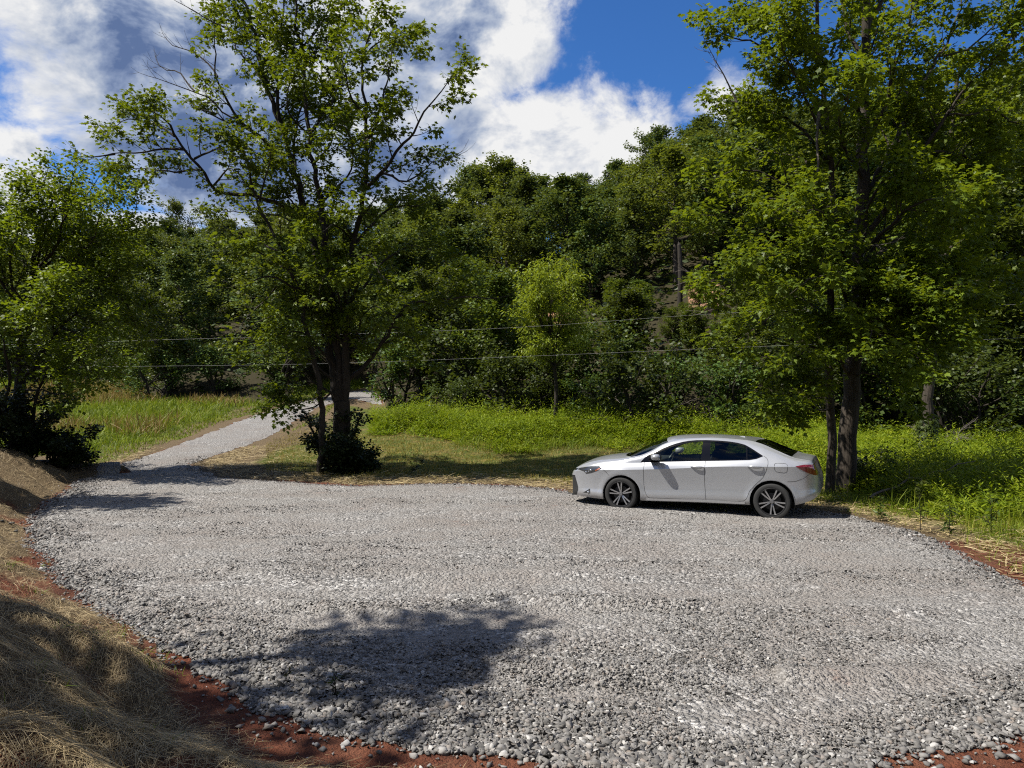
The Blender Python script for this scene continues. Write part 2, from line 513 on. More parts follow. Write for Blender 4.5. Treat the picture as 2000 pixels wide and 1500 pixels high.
tag(st, 'loose angular grey stones covering the gravel pad', 'gravel', kind='stuff')
# stray stones on the red clay beside the pad
n = 9000
k = rng.integers(0, len(TOE), n)
tp = np.array(TOE); tt = rng.random(n)[:, None]
p = tp[np.minimum(k, len(TOE) - 2)] * (1 - tt) + tp[np.minimum(k, len(TOE) - 2) + 1] * tt
x = p[:, 0] + rng.normal(0, .22, n); y = p[:, 1] + rng.normal(0, .22, n)
x2 = rng.uniform(.5, 4.2, 1500); y2 = rng.uniform(3.9, 5.0, 1500)
x = np.concatenate([x, x2]); y = np.concatenate([y, y2])
s = lot_sd(x, y)
okk = (s > -.1) & (rng.random(len(x)) < np.exp(-np.maximum(s, 0) / .16)) & (y > 3.9)
x, y = x[okk], y[okk]
xt = rng.uniform(-9, 4, 26000); yt = rng.uniform(3.9, 13, 26000); stt = lot_sd(xt, yt)
kt = (stt > -.1) & (rng.random(26000) < np.exp(-np.maximum(stt, 0) / .3))
vt, ft = stones(CUB_V, CUB_F, xt[kt], yt[kt], rng.uniform(.006, .018, kt.sum()), rng)
v1, f1 = stones(ICO_V, ICO_F, x, y, .030 * np.exp(rng.normal(0, .38, len(x)).clip(-1, .8)), rng)
so = mesh_np('stray_stones', np.concatenate([v1, vt]), [f1, ft + len(v1)], STONE)
tag(so, 'stray pale stones scattered on the red clay beside the pad', 'stones', kind='stuff')

# ------------------------------------------------------------------ straw, grass, weeds
def ribbons(P, D, Wd, B, side=None, tip=True, seg=2):
    n = len(P)
    if side is None:
        up = np.array([0, 0, 1.0])
        side = np.cross(D, up + RNG.normal(0, .35, (n, 3)))
    side = side / (np.linalg.norm(side, axis=1)[:, None] + 1e-9)
    a = P; b = P + D * .5 + B * .25; c = P + D + B
    w = Wd[:, None]
    v = np.stack([a - side * w * .5, a + side * w * .5, b - side * w * .42, b + side * w * .42, c - side * w * .12, c + side * w * .12], 1)
    f = np.array([[0, 1, 3, 2], [2, 3, 5, 4]])
    f = f[None] + (np.arange(n) * 6)[:, None, None]
    return v.reshape(-1, 3), f.reshape(-1, 4)

STRAW = ribbon_mat('dry_straw', [(.050, .034, .020), (.15, .105, .055), (.28, .21, .11), (.42, .33, .18), (.62, .52, .33)], .12)
STRAW2 = ribbon_mat('pale_verge_straw', [(.17, .125, .06), (.36, .28, .14), (.52, .43, .25)], .15)
def straw_on(x, y, base_ang, spread, lmin, lmax, w, rng, lift=.02):
    n = len(x)
    e = .05
    hx = (H(x + e, y) - H(x - e, y)) / (2 * e); hy = (H(x, y + e) - H(x, y - e)) / (2 * e)
    a = base_ang + rng.normal(0, spread, n)
    L = rng.uniform(lmin, lmax, n)
    dx, dy = np.cos(a), np.sin(a)
    dz = hx * dx + hy * dy + rng.normal(.02, .14, n)
    D = np.stack([dx, dy, dz], -1) * L[:, None]
    z = H(x, y) + rng.uniform(.004, lift, n) + .012
    P = np.stack([x, y, z], -1)
    B = np.stack([rng.normal(0, .12, n), rng.normal(0, .12, n), -np.abs(rng.normal(0, .10, n))], -1) * L[:, None]
    return ribbons(P, D, w * rng.uniform(.7, 1.4, n), B)
rng = np.random.default_rng(21)
n = 620000
t = rng.random(n)
yy = 2.2 * (20 / 2.2) ** t; uu = rng.uniform(-1.3, .9, n)
x, y = uu * yy, yy
bt = bank_t(x, y)
gully = fbm(x * .8, y * .8 + 11, 3)
wobr = (fbm(x * .6, y * .6 + 4, 3) - .5) * .9
rdg = np.cos(2 * math.pi * (y - 5.72 + .22 * (x + 3) + wobr) / 1.25)
dens = smooth01((bt - .06) / .35) * smooth01((.9 - x) / 1.4) * np.clip(.62 + .42 * rdg + (gully - .5) * 2.0 + .35 * smooth01((y - 6.3) / 2.5), .05, 1)
okk = (rng.random(n) < dens) & (bt > .05) & (x > -14)
x, y = x[okk], y[okk]
ang = -.35 + (fbm(x * .5, y * .5, 2) - .5) * 1.6
sc = 1 + .05 * np.maximum(0, y - 5)
v1, f1 = straw_on(x, y, ang, 1.05, .05, .16, .0021 * sc, rng, .022)
# straw along the far edge of the pad, and on the slope under the middle tree
n = 150000
x = rng.uniform(-13, 12.5, n); y = rng.uniform(8.5, 26, n)
s = lot_sd(x, y)
dens = smooth01((s - .05) / .25) * np.exp(-np.maximum(0, s - .6) / .7) * (.2 + 1.3 * fbm(x * .8, y * .8, 3))
okk = (s > 0) & (rng.random(n) < dens) & (bank_t(x, y) <= 0)
x, y = x[okk], y[okk]
v2, f2 = straw_on(x, y, rng.uniform(-.5, .5, len(x)), .8, .12, .34, np.full(len(x), .010), rng, .05)
so = mesh_np('straw_mulch', v1, f1, STRAW)
tag(so, 'dry straw spread over the red clay bank at the lower left', 'straw', kind='stuff')
so = mesh_np('verge_straw', v2, f2, STRAW2)
tag(so, 'pale straw strip along the far and right edges of the gravel', 'straw', kind='stuff')

_WF = [(700, 842), (754, 850), (776, 845), (868, 853), (898, 868), (975, 879), (1067, 875), (1150, 872), (1300, 880), (1450, 900), (1600, 940), (1680, 965), (1760, 992), (1900, 1016), (2100, 1050)]
_wf = np.array([pix_ground(*p) for p in _WF])
WF_U = _wf[:, 0] / _wf[:, 1]; WF_Y = _wf[:, 1]
def weed_front(u): return np.interp(u, WF_U, WF_Y)

def grass_blades(x, y, hmin, hmax, w, rng, lean=.35):
    n = len(x)
    h = rng.uniform(hmin, hmax, n)
    a = rng.uniform(0, 6.283, n)
    l = np.abs(rng.normal(0, lean, n))
    D = np.stack([np.cos(a) * l, np.sin(a) * l, np.ones(n)], -1) * h[:, None]
    B = np.stack([np.cos(a) * l * 1.2, np.sin(a) * l * 1.2, -l * .6], -1) * h[:, None]
    P = np.stack([x, y, H(x, y) - .02], -1)
    sd_ = np.stack([-np.sin(a), np.cos(a), np.zeros(n)], -1) + rng.normal(0, .4, (n, 3))
    return ribbons(P, D, w * rng.uniform(.6, 1.4, n), B, side=sd_)
GRASS_DRY = ribbon_mat('olive_short_grass', [(.08, .085, .008), (.17, .155, .014), (.26, .195, .04), (.33, .24, .09)], .3)
GRASS_GRN = ribbon_mat('green_meadow_grass', [(.055, .09, .005), (.12, .175, .008), (.19, .24, .012), (.25, .23, .03)], .38)
GRASS_RED = ribbon_mat('seeding_grass', [(.14, .13, .02), (.20, .14, .035), (.24, .14, .05)], .3)
WEED = ribbon_mat('goldenrod_leaf', [(.055, .095, .004), (.13, .19, .006), (.205, .26, .008), (.29, .30, .018)], .42)

rng = np.random.default_rng(31)
# mown olive grass between the pad and the weeds
n = 120000
x = rng.uniform(-13, 14, n); y = rng.uniform(11.0, 34, n)
s = lot_sd(x, y); u = x / y
okk = (s > .35) & (bank_t(x, y) <= 0) & (y < weed_front(u) + .6) & (u > -.33) & (rng.random(n) < smooth01((s - .2) / 1.6) * (.35 + fbm(x * .7, y * .7, 3)))
x, y = x[okk], y[okk]
v1, f1 = grass_blades(x, y, .05, .17, np.full(len(x), .016), rng, .6)
so = mesh_np('short_grass', v1, f1, GRASS_DRY)
tag(so, 'short olive and tan grass between the gravel edge and the tall weeds', 'grass', kind='stuff')
# verge tufts, greener, along the right hand edge
n = 90000
x = rng.uniform(4.0, 14, n); y = rng.uniform(6.0, 17, n)
s = lot_sd(x, y); u = x / y
okk = (s > .12) & (bank_t(x, y) <= 0) & (rng.random(n) < smooth01((s - .1) / .9) * np.clip(fbm(x * 1.3, y * 1.3, 3) * 2.6 - .75, 0, 1)) & (y < weed_front(np.clip(u, -.2, .75)) + .5)
x, y = x[okk], y[okk]
v1, f1 = grass_blades(x, y, .06, .26, np.full(len(x), .009), rng, .55)
# grass mixed into the weeds on the right and along their front
n = 70000
xg = rng.uniform(-5, 16, n); yg = rng.uniform(11.5, 27, n); ug = xg / yg
okk = (ug > -.17) & (ug < .8) & (yg > weed_front(np.clip(ug, -.2, .75)) - .9) & (lot_sd(xg, yg) > .5) & ((ug > .40) | (yg < weed_front(ug) + 1.2)) & (fbm(xg * .8, yg * .8 + 70, 3) > .42)
xg, yg = xg[okk], yg[okk]
v3, f3 = grass_blades(xg, yg, .16, .55, np.full(len(xg), .014), rng, .4)
v1, f1 = np.concatenate([v1, v3]), np.concatenate([f1, f3 + len(v1)])
# sparse shoots coming through the straw on the bank
n = 1500
xb = rng.uniform(-6, .5, n); yb = rng.uniform(2.6, 11, n)
okk = (bank_t(xb, yb) > .05) & (fbm(xb * 1.5, yb * 1.5 + 60, 3) > .56)
xb = np.repeat(xb[okk], 9); yb = np.repeat(yb[okk], 9)
xb = xb + rng.normal(0, .03, len(xb)); yb = yb + rng.normal(0, .03, len(yb))
v0, f0_ = grass_blades(xb, yb, .03, .10, np.full(len(xb), .006), rng, .5)
v1, f1 = np.concatenate([v1, v0]), np.concatenate([f1, f0_ + len(v1)])
# left meadow
n = 150000
x = rng.uniform(-46, -6, n); y = 22 * (64 / 22) ** rng.random(n)
u = x / y; s = lot_sd(x, y)
okk = (s > .55) & (u > -.85) & (u < -.20) & (y < wood_d(u) + 2) & (bank_t(x, y) <= 0) & (x < np.interp(y, [22, 26, 35, 60], [-10.0, -9.0, -9.0, -11.5]))
x, y, s = x[okk], y[okk], s[okk]
hmax = (.16 + .42 * smooth01((s - .8) / 2.5))
v2, f2 = grass_blades(x, y, .12 * np.ones(len(x)), hmax, .020 * (1 + .035 * (y - 20)), rng, .35)
so = mesh_np('meadow_grass', np.concatenate([v1, v2]), [f1, f2 + len(v1)], GRASS_GRN)
tag(so, 'bright green meadow grass beside the track and tufts on the right verge', 'grass', kind='stuff')
# rusty seeding patch in the left meadow
n = 30000
x = rng.uniform(-34, -10, n); y = rng.uniform(26, 58, n)
u = x / y; s = lot_sd(x, y)
okk = (s > 2) & (u > -.7) & (u < -.33) & (fbm(x * .25, y * .16 + 3, 3) > .5) & (y < wood_d(u)) & (y > 29)
x, y = x[okk], y[okk]
v1, f1 = grass_blades(x, y, .45, .85, .022 * (1 + .03 * (y - 20)), rng, .3)
so = mesh_np('seeding_grass', v1, f1, GRASS_RED)
tag(so, 'rusty brown seeding grass heads in the left meadow', 'grass', kind='stuff')

# leaf templates: x across, y along, z up
KITE_V = np.array([[0, 0, 0], [.36, .42, -.07], [0, 1, -.10], [-.36, .42, -.07]]); KITE_F = np.array([[0, 1, 2], [0, 2, 3]])
LANCE_V = np.array([[0, 0, 0], [.13, .35, -.02], [0, 1, -.14], [-.13, .35, -.02]]); LANCE_F = KITE_F
MAPLE_V = np.array([[0, 0, 0], [.34, -.06, -.05], [.24, .22, .02], [.56, .42, -.12], [.25, .52, .0], [0, 1, -.16],
                    [-.25, .52, .0], [-.56, .42, -.12], [-.24, .22, .02], [-.34, -.06, -.05]])
MAPLE_F = [np.array([[0, 1, 2], [4, 5, 0], [0, 5, 6], [8, 9, 0]]), np.array([[0, 2, 3, 4], [0, 6, 7, 8]])]
def leaves(P, Fw, Nn, S, V, Fc):
    n = len(P)
    Fw = Fw / (np.linalg.norm(Fw, axis=1)[:, None] + 1e-9)
    sdv = np.cross(Fw, Nn); sdv /= (np.linalg.norm(sdv, axis=1)[:, None] + 1e-9)
    N2 = np.cross(sdv, Fw)
    v = P[:, None] + S[:, None, None] * (V[None, :, 0:1] * sdv[:, None] + V[None, :, 1:2] * Fw[:, None] + V[None, :, 2:3] * N2[:, None])
    if not isinstance(Fc, list): Fc = [Fc]
    fs = [(f[None] + (np.arange(n) * len(V))[:, None, None]).reshape(-1, f.shape[1]) for f in Fc]
    return v.reshape(-1, 3), fs
def weeds(x, y, h, rng, nl=14, ls=.16, spread=.10, V=LANCE_V, Fc=LANCE_F):
    n = len(x)
    z = H(x, y)
    lean = rng.normal(0, .12, (n, 2))
    t = rng.uniform(.12, 1.0, (n, nl))
    a = rng.uniform(0, 6.283, (n, nl))
    r = spread * (1.1 - .6 * t) * rng.uniform(.1, 1, (n, nl))
    px = x[:, None] + lean[:, :1] * h[:, None] * t + np.cos(a) * r
    py = y[:, None] + lean[:, 1:] * h[:, None] * t + np.sin(a) * r
    pz = z[:, None] + h[:, None] * t
    P = np.stack([px, py, pz], -1).reshape(-1, 3)
    up = rng.uniform(.1, 1.1, (n, nl))
    Fw = np.stack([np.cos(a), np.sin(a), up], -1).reshape(-1, 3)
    Nn = np.stack([-np.cos(a) * up * .7, -np.sin(a) * up * .7, np.ones_like(a)], -1).reshape(-1, 3) + rng.normal(0, .25, (n * nl, 3))
    S = (ls * (1.15 - .5 * t) * rng.uniform(.7, 1.3, (n, nl))).reshape(-1)
    return leaves(P, Fw, Nn, S, V, Fc)
n = 60000
x = rng.uniform(-6.5, 24, n); y = rng.uniform(12.5, 33, n)
u = x / y
wf = weed_front(u); s = lot_sd(x, y)
okk = (u > -.19) & (u < .85) & (y > wf + (fbm(x * .9, y * .9, 3) - .5) * 3.2 + rng.normal(0, .45, n)) & (y < wood_d(u) + 2.5) & (s > .5)
x, y, u, wf = x[okk], y[okk], u[okk], wf[okk]
patch = fbm(x * .35 + 3, y * .35, 3)
h = (.20 + .80 * smooth01((y - wf + .6) / 2.4)) * (.55 + .8 * patch) * np.where(rng.random(len(x)) < .12, 1.5, 1.0) * rng.uniform(.75, 1.15, len(x))
h *= np.where(u > .42, .72, 1.0)
keepw = (u < .42) | (rng.random(len(x)) < .55)
x, y, h, u = x[keepw], y[keepw], h[keepw], u[keepw]
v1, f1 = weeds(x, y, h, rng, 15, .17, .15)
so = mesh_np('tall_weeds', v1, f1, WEED)
tag(so, 'tall yellow green weeds filling the meadow behind the car up to the woods', 'weeds', kind='stuff')

# undergrowth on the hill floor, thin where the clay bench lies open
n = 52000
u = rng.uniform(-.85, .85, n); y0_ = wood_d(u) + 1; y1_ = interp(u, RIDGE_R) + 3
y = y0_ + (y1_ - y0_) * rng.random(n) ** .75; x = u * y
bd = np.abs(y - bench_y(u))
okk = ~((bd < 3.0) & (((u > .22) & (u < .29)) | ((u > -.01) & (u < .10)))) & (fbm(x * .3, y * .3 + 5, 3) > .40) & ~((u > -.25) & (u < -.175) & (y < 62))
x, y = x[okk], y[okk]; n = len(x)
h = rng.random(n) ** 1.5 * (.6 + 2.2 * fbm(x * .22, y * .22 + 40, 3))
h = np.where((u[okk] > .19) & (u[okk] < .29) & (y < 49), h * .4, h)
P = np.stack([x, y, H(x, y) + h], -1)
a = rng.uniform(0, 6.28, n)
v1, f1 = leaves(P, np.stack([np.cos(a), np.sin(a), rng.uniform(-.5, .3, n)], -1), np.array([0, 0, 1.0]) + rng.normal(0, .5, (n, 3)), rng.uniform(.3, .65, n), KITE_V, KITE_F)
UNDER = leaf_mat('undergrowth_leaf', (.014, .026, .007), (.055, .080, .016), (.09, .12, .016), .2, .1)
so = mesh_np('undergrowth', v1, f1, UNDER)
tag(so, 'low leafy undergrowth covering the forest floor of the hillside', 'undergrowth', kind='stuff')
# ------------------------------------------------------------------ trees
def resample(pts, n):
    pts = np.asarray(pts, float)
    if len(pts) > 2:                       # Catmull-Rom
        p = np.vstack([2 * pts[0] - pts[1], pts, 2 * pts[-1] - pts[-2]])
        out = []
        for i in range(len(pts) - 1):
            a, b, c, d = p[i:i + 4]
            for t in np.linspace(0, 1, 8, endpoint=False):
                out.append(.5 * ((2 * b) + (c - a) * t + (2 * a - 5 * b + 4 * c - d) * t * t + (3 * b - a - 3 * c + d) * t ** 3))
        out.append(pts[-1]); pts = np.array(out)
    s = np.concatenate([[0], np.cumsum(np.linalg.norm(np.diff(pts, axis=0), axis=1))])
    q = np.linspace(0, s[-1], n)
    return np.stack([np.interp(q, s, pts[:, i]) for i in range(3)], 1)

class Skel:
    def __init__(self, seed):
        self.r = np.random.default_rng(seed)
        self.br = []          # (pts, radii)
        self.dead = []
        self.lp = []; self.lf = []    # leaf positions, directions
    def limb(self, pts, r0, r1, wob=.04, n=None, dead=False):
        L = np.linalg.norm(np.diff(np.asarray(pts, float), axis=0), axis=1).sum()
        n = n or max(4, int(L / .22))
        p = resample(pts, n)
        k = self.r.normal(0, wob, (n, 3)); k[0] = 0
        k = (k + np.roll(k, 1, 0)) * .5; k[0] = 0
        p = p + k
        rr = r0 + (r1 - r0) * np.linspace(0, 1, n) ** .85
        if dead: self.dead.append([(p, rr)])
        else: self.br.append((p, rr))
        return p, rr
    def shoot(self, base, d, L, up, r0, r1, n=5, wob=.03, dead=False):
        d = d / np.linalg.norm(d)
        p = [np.array(base)]
        for i in range(n - 1):
            d = d + np.array([0, 0, up / (n - 1)]) + self.r.normal(0, wob * 3, 3)
            d = d / np.linalg.norm(d)
            p.append(p[-1] + d * L / (n - 1))
        p = np.array(p)
        rr = np.linspace(r0, r1, n)
        (self.dead[-1] if dead else self.br).append((p, rr))
        return p, rr
    def child_dir(self, p, k, ang):
        a = p[max(0, k - 1)]; b = p[min(len(p) - 1, k + 1)]
        t = (b - a) / (np.linalg.norm(b - a) + 1e-9)
        v = self.r.normal(size=3); v -= t * v.dot(t); v /= np.linalg.norm(v)
        return t * math.cos(ang) + v * math.sin(ang)
    def spread(self, p, rr, dens, t0, lo, hi, ang, up, rf=.5, n=5, taper=.5, dead=False, rmin=.006, flat=0.0):
        """side branches along a limb; returns them"""
        L = np.linalg.norm(np.diff(p, axis=0), axis=1).sum()
        out = []
        m = max(1, int(round(L * (1 - t0) * dens + self.r.uniform(-.4, .4))))
        for i in range(m):
            t = t0 + (1 - t0) * (i + self.r.random()) / m
            f = t * (len(p) - 1); k = int(min(len(p) - 2, f)); w = f - k
            b = p[k] * (1 - w) + p[k + 1] * w
            rb = rr[k] * (1 - w) + rr[k + 1] * w
            d = self.child_dir(p, k, self.r.uniform(*ang))
            d[2] *= (1 - flat)
            l = self.r.uniform(lo, hi) * (1 - taper * t)
            r0 = max(rmin, min(rb * rf, .03 * l + .004))
            out.append(self.shoot(b, d, l, up, r0, max(.003, r0 * .3), n, dead=dead))
        # leader
        d = p[-1] - p[-2]
        out.append(self.shoot(p[-1], d, lo * .8, up, max(.003, rr[-1]), .003, n, dead=dead))
        return out
    def leaf(self, p, n, jit, t0=.25):
        t = t0 + (1 - t0) * self.r.random(n)
        f = t * (len(p) - 1); k = np.minimum(len(p) - 2, f.astype(int)); w = (f - k)[:, None]
        b = p[k] * (1 - w) + p[k + 1] * w
        d = p[-1] - p[0]; d = d / (np.linalg.norm(d) + 1e-9)
        off = self.r.normal(0, jit, (n, 3)); off[:, 2] *= .6
        self.lp.append(b + off)
        fw = off / (np.linalg.norm(off, axis=1)[:, None] + 1e-9) + d * .5 + self.r.normal(0, .5, (n, 3))
        fw[:, 2] = fw[:, 2] * .55 - .22
        self.lf.append(fw)
    def tubes(self, lst, rcut=0.0):
        V = []; Q = []; base = 0
        for p, rr in lst:
            if rr.max() < rcut: continue
            k = 12 if rr[0] > .09 else (7 if rr[0] > .03 else (5 if rr[0] > .012 else 3))
            t = np.gradient(p, axis=0); t /= np.linalg.norm(t, axis=1)[:, None] + 1e-9
            ref = np.array([0, 0, 1.0]) if abs(t[0][2]) < .8 else np.array([1.0, 0, 0])
            u = ref - t * (t @ ref)[:, None]; u /= np.linalg.norm(u, axis=1)[:, None] + 1e-9
            v = np.cross(t, u)
            a = np.arange(k) * 2 * math.pi / k
            ring = p[:, None] + rr[:, None, None] * (np.cos(a)[None, :, None] * u[:, None] + np.sin(a)[None, :, None] * v[:, None])
            m = len(p)
            V.append(ring.reshape(-1, 3))
            i0 = (np.arange(m - 1)[:, None] * k + np.arange(k)[None]) + base
            i1 = (np.arange(m - 1)[:, None] * k + (np.arange(k)[None] + 1) % k) + base
            Q.append(np.stack([i0, i1, i1 + k, i0 + k], -1).reshape(-1, 4))
            base += m * k
        return np.concatenate(V), np.concatenate(Q)
    def build(self, name, root_loc, bark, leafm, size, V=MAPLE_V, Fc=MAPLE_F, rcut=0.0, tilt=.45, deadm=None, drop=0.0, parent_rot=0):
        root = empty(name, root_loc)
        o = np.array(root_loc)
        v, q = self.tubes(self.br, rcut)
        mesh_np('trunk', v - o, q, bark, root, smooth=True)
        for grp in self.dead:
            v, q = self.tubes(grp)
            mesh_np('dead_branch', v - o, q, deadm or bark, root, smooth=True)
        P = np.concatenate(self.lp); Fw = np.concatenate(self.lf)
        n = len(P)
        Nn = np.array([0, 0, 1.0]) + self.r.normal(0, tilt, (n, 3))
        S = size * self.r.uniform(.65, 1.3, n)
        Fw = Fw.copy(); Fw[:, 2] -= drop
        v, fs = leaves(P - o, Fw, Nn, S, V, Fc)
        mesh_np('crown', v, fs, leafm, root)
        root['nleaf'] = int(n)
        return root

BARK = bark_mat('grey_maple_bark', (.014, .011, .009), (.10, .083, .066))
BARK_D = bark_mat('dark_bark', (.012, .010, .008), (.06, .05, .04))  # bark tone darker than the grey maple bark
TWIG = bark_mat('dead_grey_twig', (.07, .06, .05), (.24, .21, .18))
LEAF_MAPLE = leaf_mat('maple_leaf', (.022, .038, .004), (.125, .170, .009), (.23, .29, .010), .28, .35)
LEAF_MAPLE2 = leaf_mat('sunny_maple_leaf', (.024, .046, .005), (.140, .198, .011), (.27, .34, .012), .32, .35)
LEAF_LEFT = leaf_mat('bright_edge_leaf', (.022, .046, .004), (.150, .215, .008), (.26, .34, .010), .30, .35)
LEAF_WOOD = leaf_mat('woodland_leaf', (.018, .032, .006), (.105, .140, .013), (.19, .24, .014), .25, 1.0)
LEAF_FAR = leaf_mat('hill_leaf', (.020, .034, .010), (.098, .142, .028), (.17, .21, .024), .25, 1.0)
LEAF_FAR2 = leaf_mat('pale_hill_leaf', (.030, .046, .008), (.150, .175, .022), (.23, .27, .02), .27, .9)
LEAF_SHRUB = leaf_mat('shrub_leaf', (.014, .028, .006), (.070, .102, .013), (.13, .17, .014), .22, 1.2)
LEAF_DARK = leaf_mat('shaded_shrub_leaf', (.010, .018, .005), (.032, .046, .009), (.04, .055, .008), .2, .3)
LEAF_WILLOW = leaf_mat('willow_leaf', (.09, .13, .008), (.22, .27, .016), (.34, .40, .015), .40, .1)

# ---- the airy multi-stemmed maple left of the middle
dC = 20.6
def CP(pts, o0=0.0, o1=0.0, d=dC):
    n = len(pts)
    return [PX(px, py, d + o0 + (o1 - o0) * i / max(1, n - 1)) for i, (px, py) in enumerate(pts)]
def dress(sk, p, rr, d1=2.0, t0=.3, lo=.8, hi=1.8, d2=3.6, nl=15, jit=.13, up=.35, lo2=.3, hi2=.65, leafy=1.0, dead=False):
    for q, qr in sk.spread(p, rr, d1, t0, lo, hi, (.5, 1.15), up, n=6, dead=dead, flat=.25):
        for w, wr in sk.spread(q, qr, d2, .25, lo2, hi2, (.5, 1.2), .1, n=4, rmin=.004, dead=dead, flat=.3):
            if leafy > 0 and sk.r.random() < leafy:
                sk.leaf(w, max(2, int(nl * sk.r.uniform(.5, 1.5))), jit)

sk = Skel(101)
gb = pix_ground(668, 912)
basez = float(H(*(PX(668, 900, dC)[:2])))
def toground(p):
    p = np.array(p); p[2] = float(H(p[0], p[1])) - .1
    return p
trunk = CP([(668, 905), (670, 870), (668, 830), (668, 785)])
trunk[0] = toground(trunk[0])
p, r = sk.limb(trunk, .28, .22, .015)
stems = [
    # (points, depth offsets, r0, r1, leafy part start, dressing)
    ([(664, 790), (646, 700), (634, 600), (618, 500), (592, 400), (572, 320), (556, 262), (530, 195), (514, 130), (500, 65), (482, 20), (470, -30)], 0, 1.2, .145, .035, .22, 1.0),
    ([(672, 790), (680, 690), (679, 580), (690, 480), (703, 430), (709, 370), (712, 281), (711, 187), (706, 125), (716, 85), (730, 50)], 0, -1.4, .125, .02, .3, 1.0),
    ([(668, 785), (658, 690), (648, 560), (636, 470), (624, 395), (612, 320), (604, 262), (598, 205), (596, 150), (590, 95), (580, 40), (575, -30)], 0, -.4, .125, .025, .25, 1.0),
    ([(592, 400), (580, 345), (576, 290), (582, 230), (600, 165), (612, 110), (632, 40)], .8, 2.2, .055, .012, .35, .30),
    ([(556, 262), (542, 210), (540, 150), (548, 90), (552, 40), (556, -20)], .9, -.8, .06, .015, .25, 1.0),
    ([(540, 297), (499, 262), (472, 238), (448, 205), (430, 170), (420, 120), (424, 70)], .8, -.6, .06, .012, .3, .8),
    ([(522, 170), (498, 140), (470, 100), (445, 60), (430, 20)], 1.0, 2.4, .045, .01, .4, .8),
    ([(709, 372), (746, 338), (768, 298), (806, 262), (836, 212), (862, 180), (888, 155)], -.7, -2.2, .06, .01, .3, .9),
    ([(748, 338), (787, 352), (813, 343), (838, 322), (866, 312)], -1.2, .3, .035, .008, .2, .8),
    ([(712, 281), (738, 235), (752, 180), (762, 130), (770, 90), (800, 70)], -1.0, .8, .04, .008, .3, 1.0),
    ([(706, 125), (722, 95), (760, 70), (790, 90)], -1.2, -2.2, .025, .008, .2, 1.0),
    ([(690, 480), (735, 430), (770, 405), (815, 400), (850, 385)], -.3, 1.2, .05, .01, .25, 1.0),
    ([(680, 600), (730, 530), (780, 490), (830, 480), (860, 495)], 0, 2.0, .05, .01, .25, 1.0),
    ([(682, 740), (722, 700), (745, 668), (796, 598), (850, 583), (920, 578), (985, 580)], 0, -1.0, .07, .01, .25, .7),
    ([(648, 640), (600, 560), (560, 520), (520, 500), (470, 480)], 0, -1.8, .05, .01, .3, 1.0),
    ([(618, 480), (580, 440), (540, 420), (480, 415), (430, 420)], .3, 1.6, .045, .01, .3, 1.0),
    ([(624, 395), (660, 360), (690, 330), (690, 290), (670, 250)], -.2, -2.0, .04, .01, .25, 1.0),
    ([(646, 560), (690, 520), (720, 500), (745, 540)], 0, -2.2, .04, .01, .25, .9),
    ([(640, 600), (610, 540), (590, 520), (560, 560)], 0, 2.0, .04, .01, .25, .9),
    ([(604, 262), (640, 215), (660, 160), (680, 110), (690, 60)], -.3, 1.5, .04, .01, .3, .7),
    ([(548, 90), (520, 60), (500, 20), (520, -40)], 0, 1.2, .035, .01, .2, 1.0),
    ([(530, 195), (560, 150), (590, 120), (620, 100)], 1.0, 0, .03, .01, .25, 1.0),
    ([(612, 320), (640, 290), (655, 250), (640, 200)], -.4, .9, .03, .01, .25, 1.0),
    ([(572, 320), (540, 330), (510, 310), (485, 290)], .8, -1.4, .03, .01, .3, 1.0),
    ([(664, 700), (700, 640), (730, 600), (770, 620)], 0, -1.6, .035, .01, .2, 1.0),
    ([(640, 640), (610, 600), (580, 610), (550, 640)], 0, -1.6, .035, .01, .2, 1.0),
    ([(682, 690), (740, 640), (790, 650), (830, 690)], 0, 1.4, .035, .01, .2, 1.0),
    ([(680, 640), (660, 570), (650, 520), (630, 560)], -.2, -2.0, .035, .01, .2, 1.0),
    ([(690, 480), (660, 440), (640, 450), (610, 470)], -.2, -2.2, .03, .01, .2, 1.0),
    ([(604, 262), (570, 230), (560, 190), (570, 150)], -.2, -1.8, .03, .01, .2, 1.0),
    ([(711, 230), (690, 190), (672, 150), (668, 110)], -1.0, -2.2, .03, .01, .2, 1.0),
    ([(590, 95), (620, 60), (640, 10), (650, -40)], -.4, 1.0, .03, .01, .2, 1.0),
    ([(514, 130), (540, 80), (560, 40), (590, -10)], 1.2, .2, .03, .01, .2, 1.0),
    ([(560, 262), (600, 232), (630, 228), (655, 220)], .8, 2.0, .03, .01, .3, 1.0),
]
for pts, o0, o1, r0, r1, t0, lf in stems:
    p, r = sk.limb(CP(pts, o0, o1), r0, r1, .05)
    dress(sk, p, r, 2.6, max(.06, t0 * .45) if lf > .5 else t0, .6, 1.5, 3.9, 40, .12, leafy=lf * .95)
# the long limb reaching out to the left
p, r = sk.limb(CP([(600, 425), (551, 400), (500, 385), (476, 379), (427, 375), (409, 358), (394, 332), (360, 292), (341, 266)], .8, -.8), .075, .03, .03)
dress(sk, p, r, 1.9, .35, .5, 1.2, 3.6, 30, .11, leafy=.8)
for pts, o0, o1 in [([(360, 292), (315, 288), (277, 296), (225, 301), (180, 307)], -.7, -1.2), ([(341, 266), (300, 240), (260, 232), (215, 245)], -.8, .4),
                    ([(394, 332), (340, 335), (290, 330), (250, 335)], -.6, .8), ([(380, 310), (420, 290), (445, 300)], -.6, -1.6), ([(341, 266), (325, 235), (290, 215)], -.8, -1.4), ([(415, 365), (450, 330), (470, 345)], 0, -1)]:
    p, r = sk.limb(CP(pts, o0, o1), .035, .008, .04)
    dress(sk, p, r, 3.4, .15, .45, 1.1, 4.2, 30, .105)
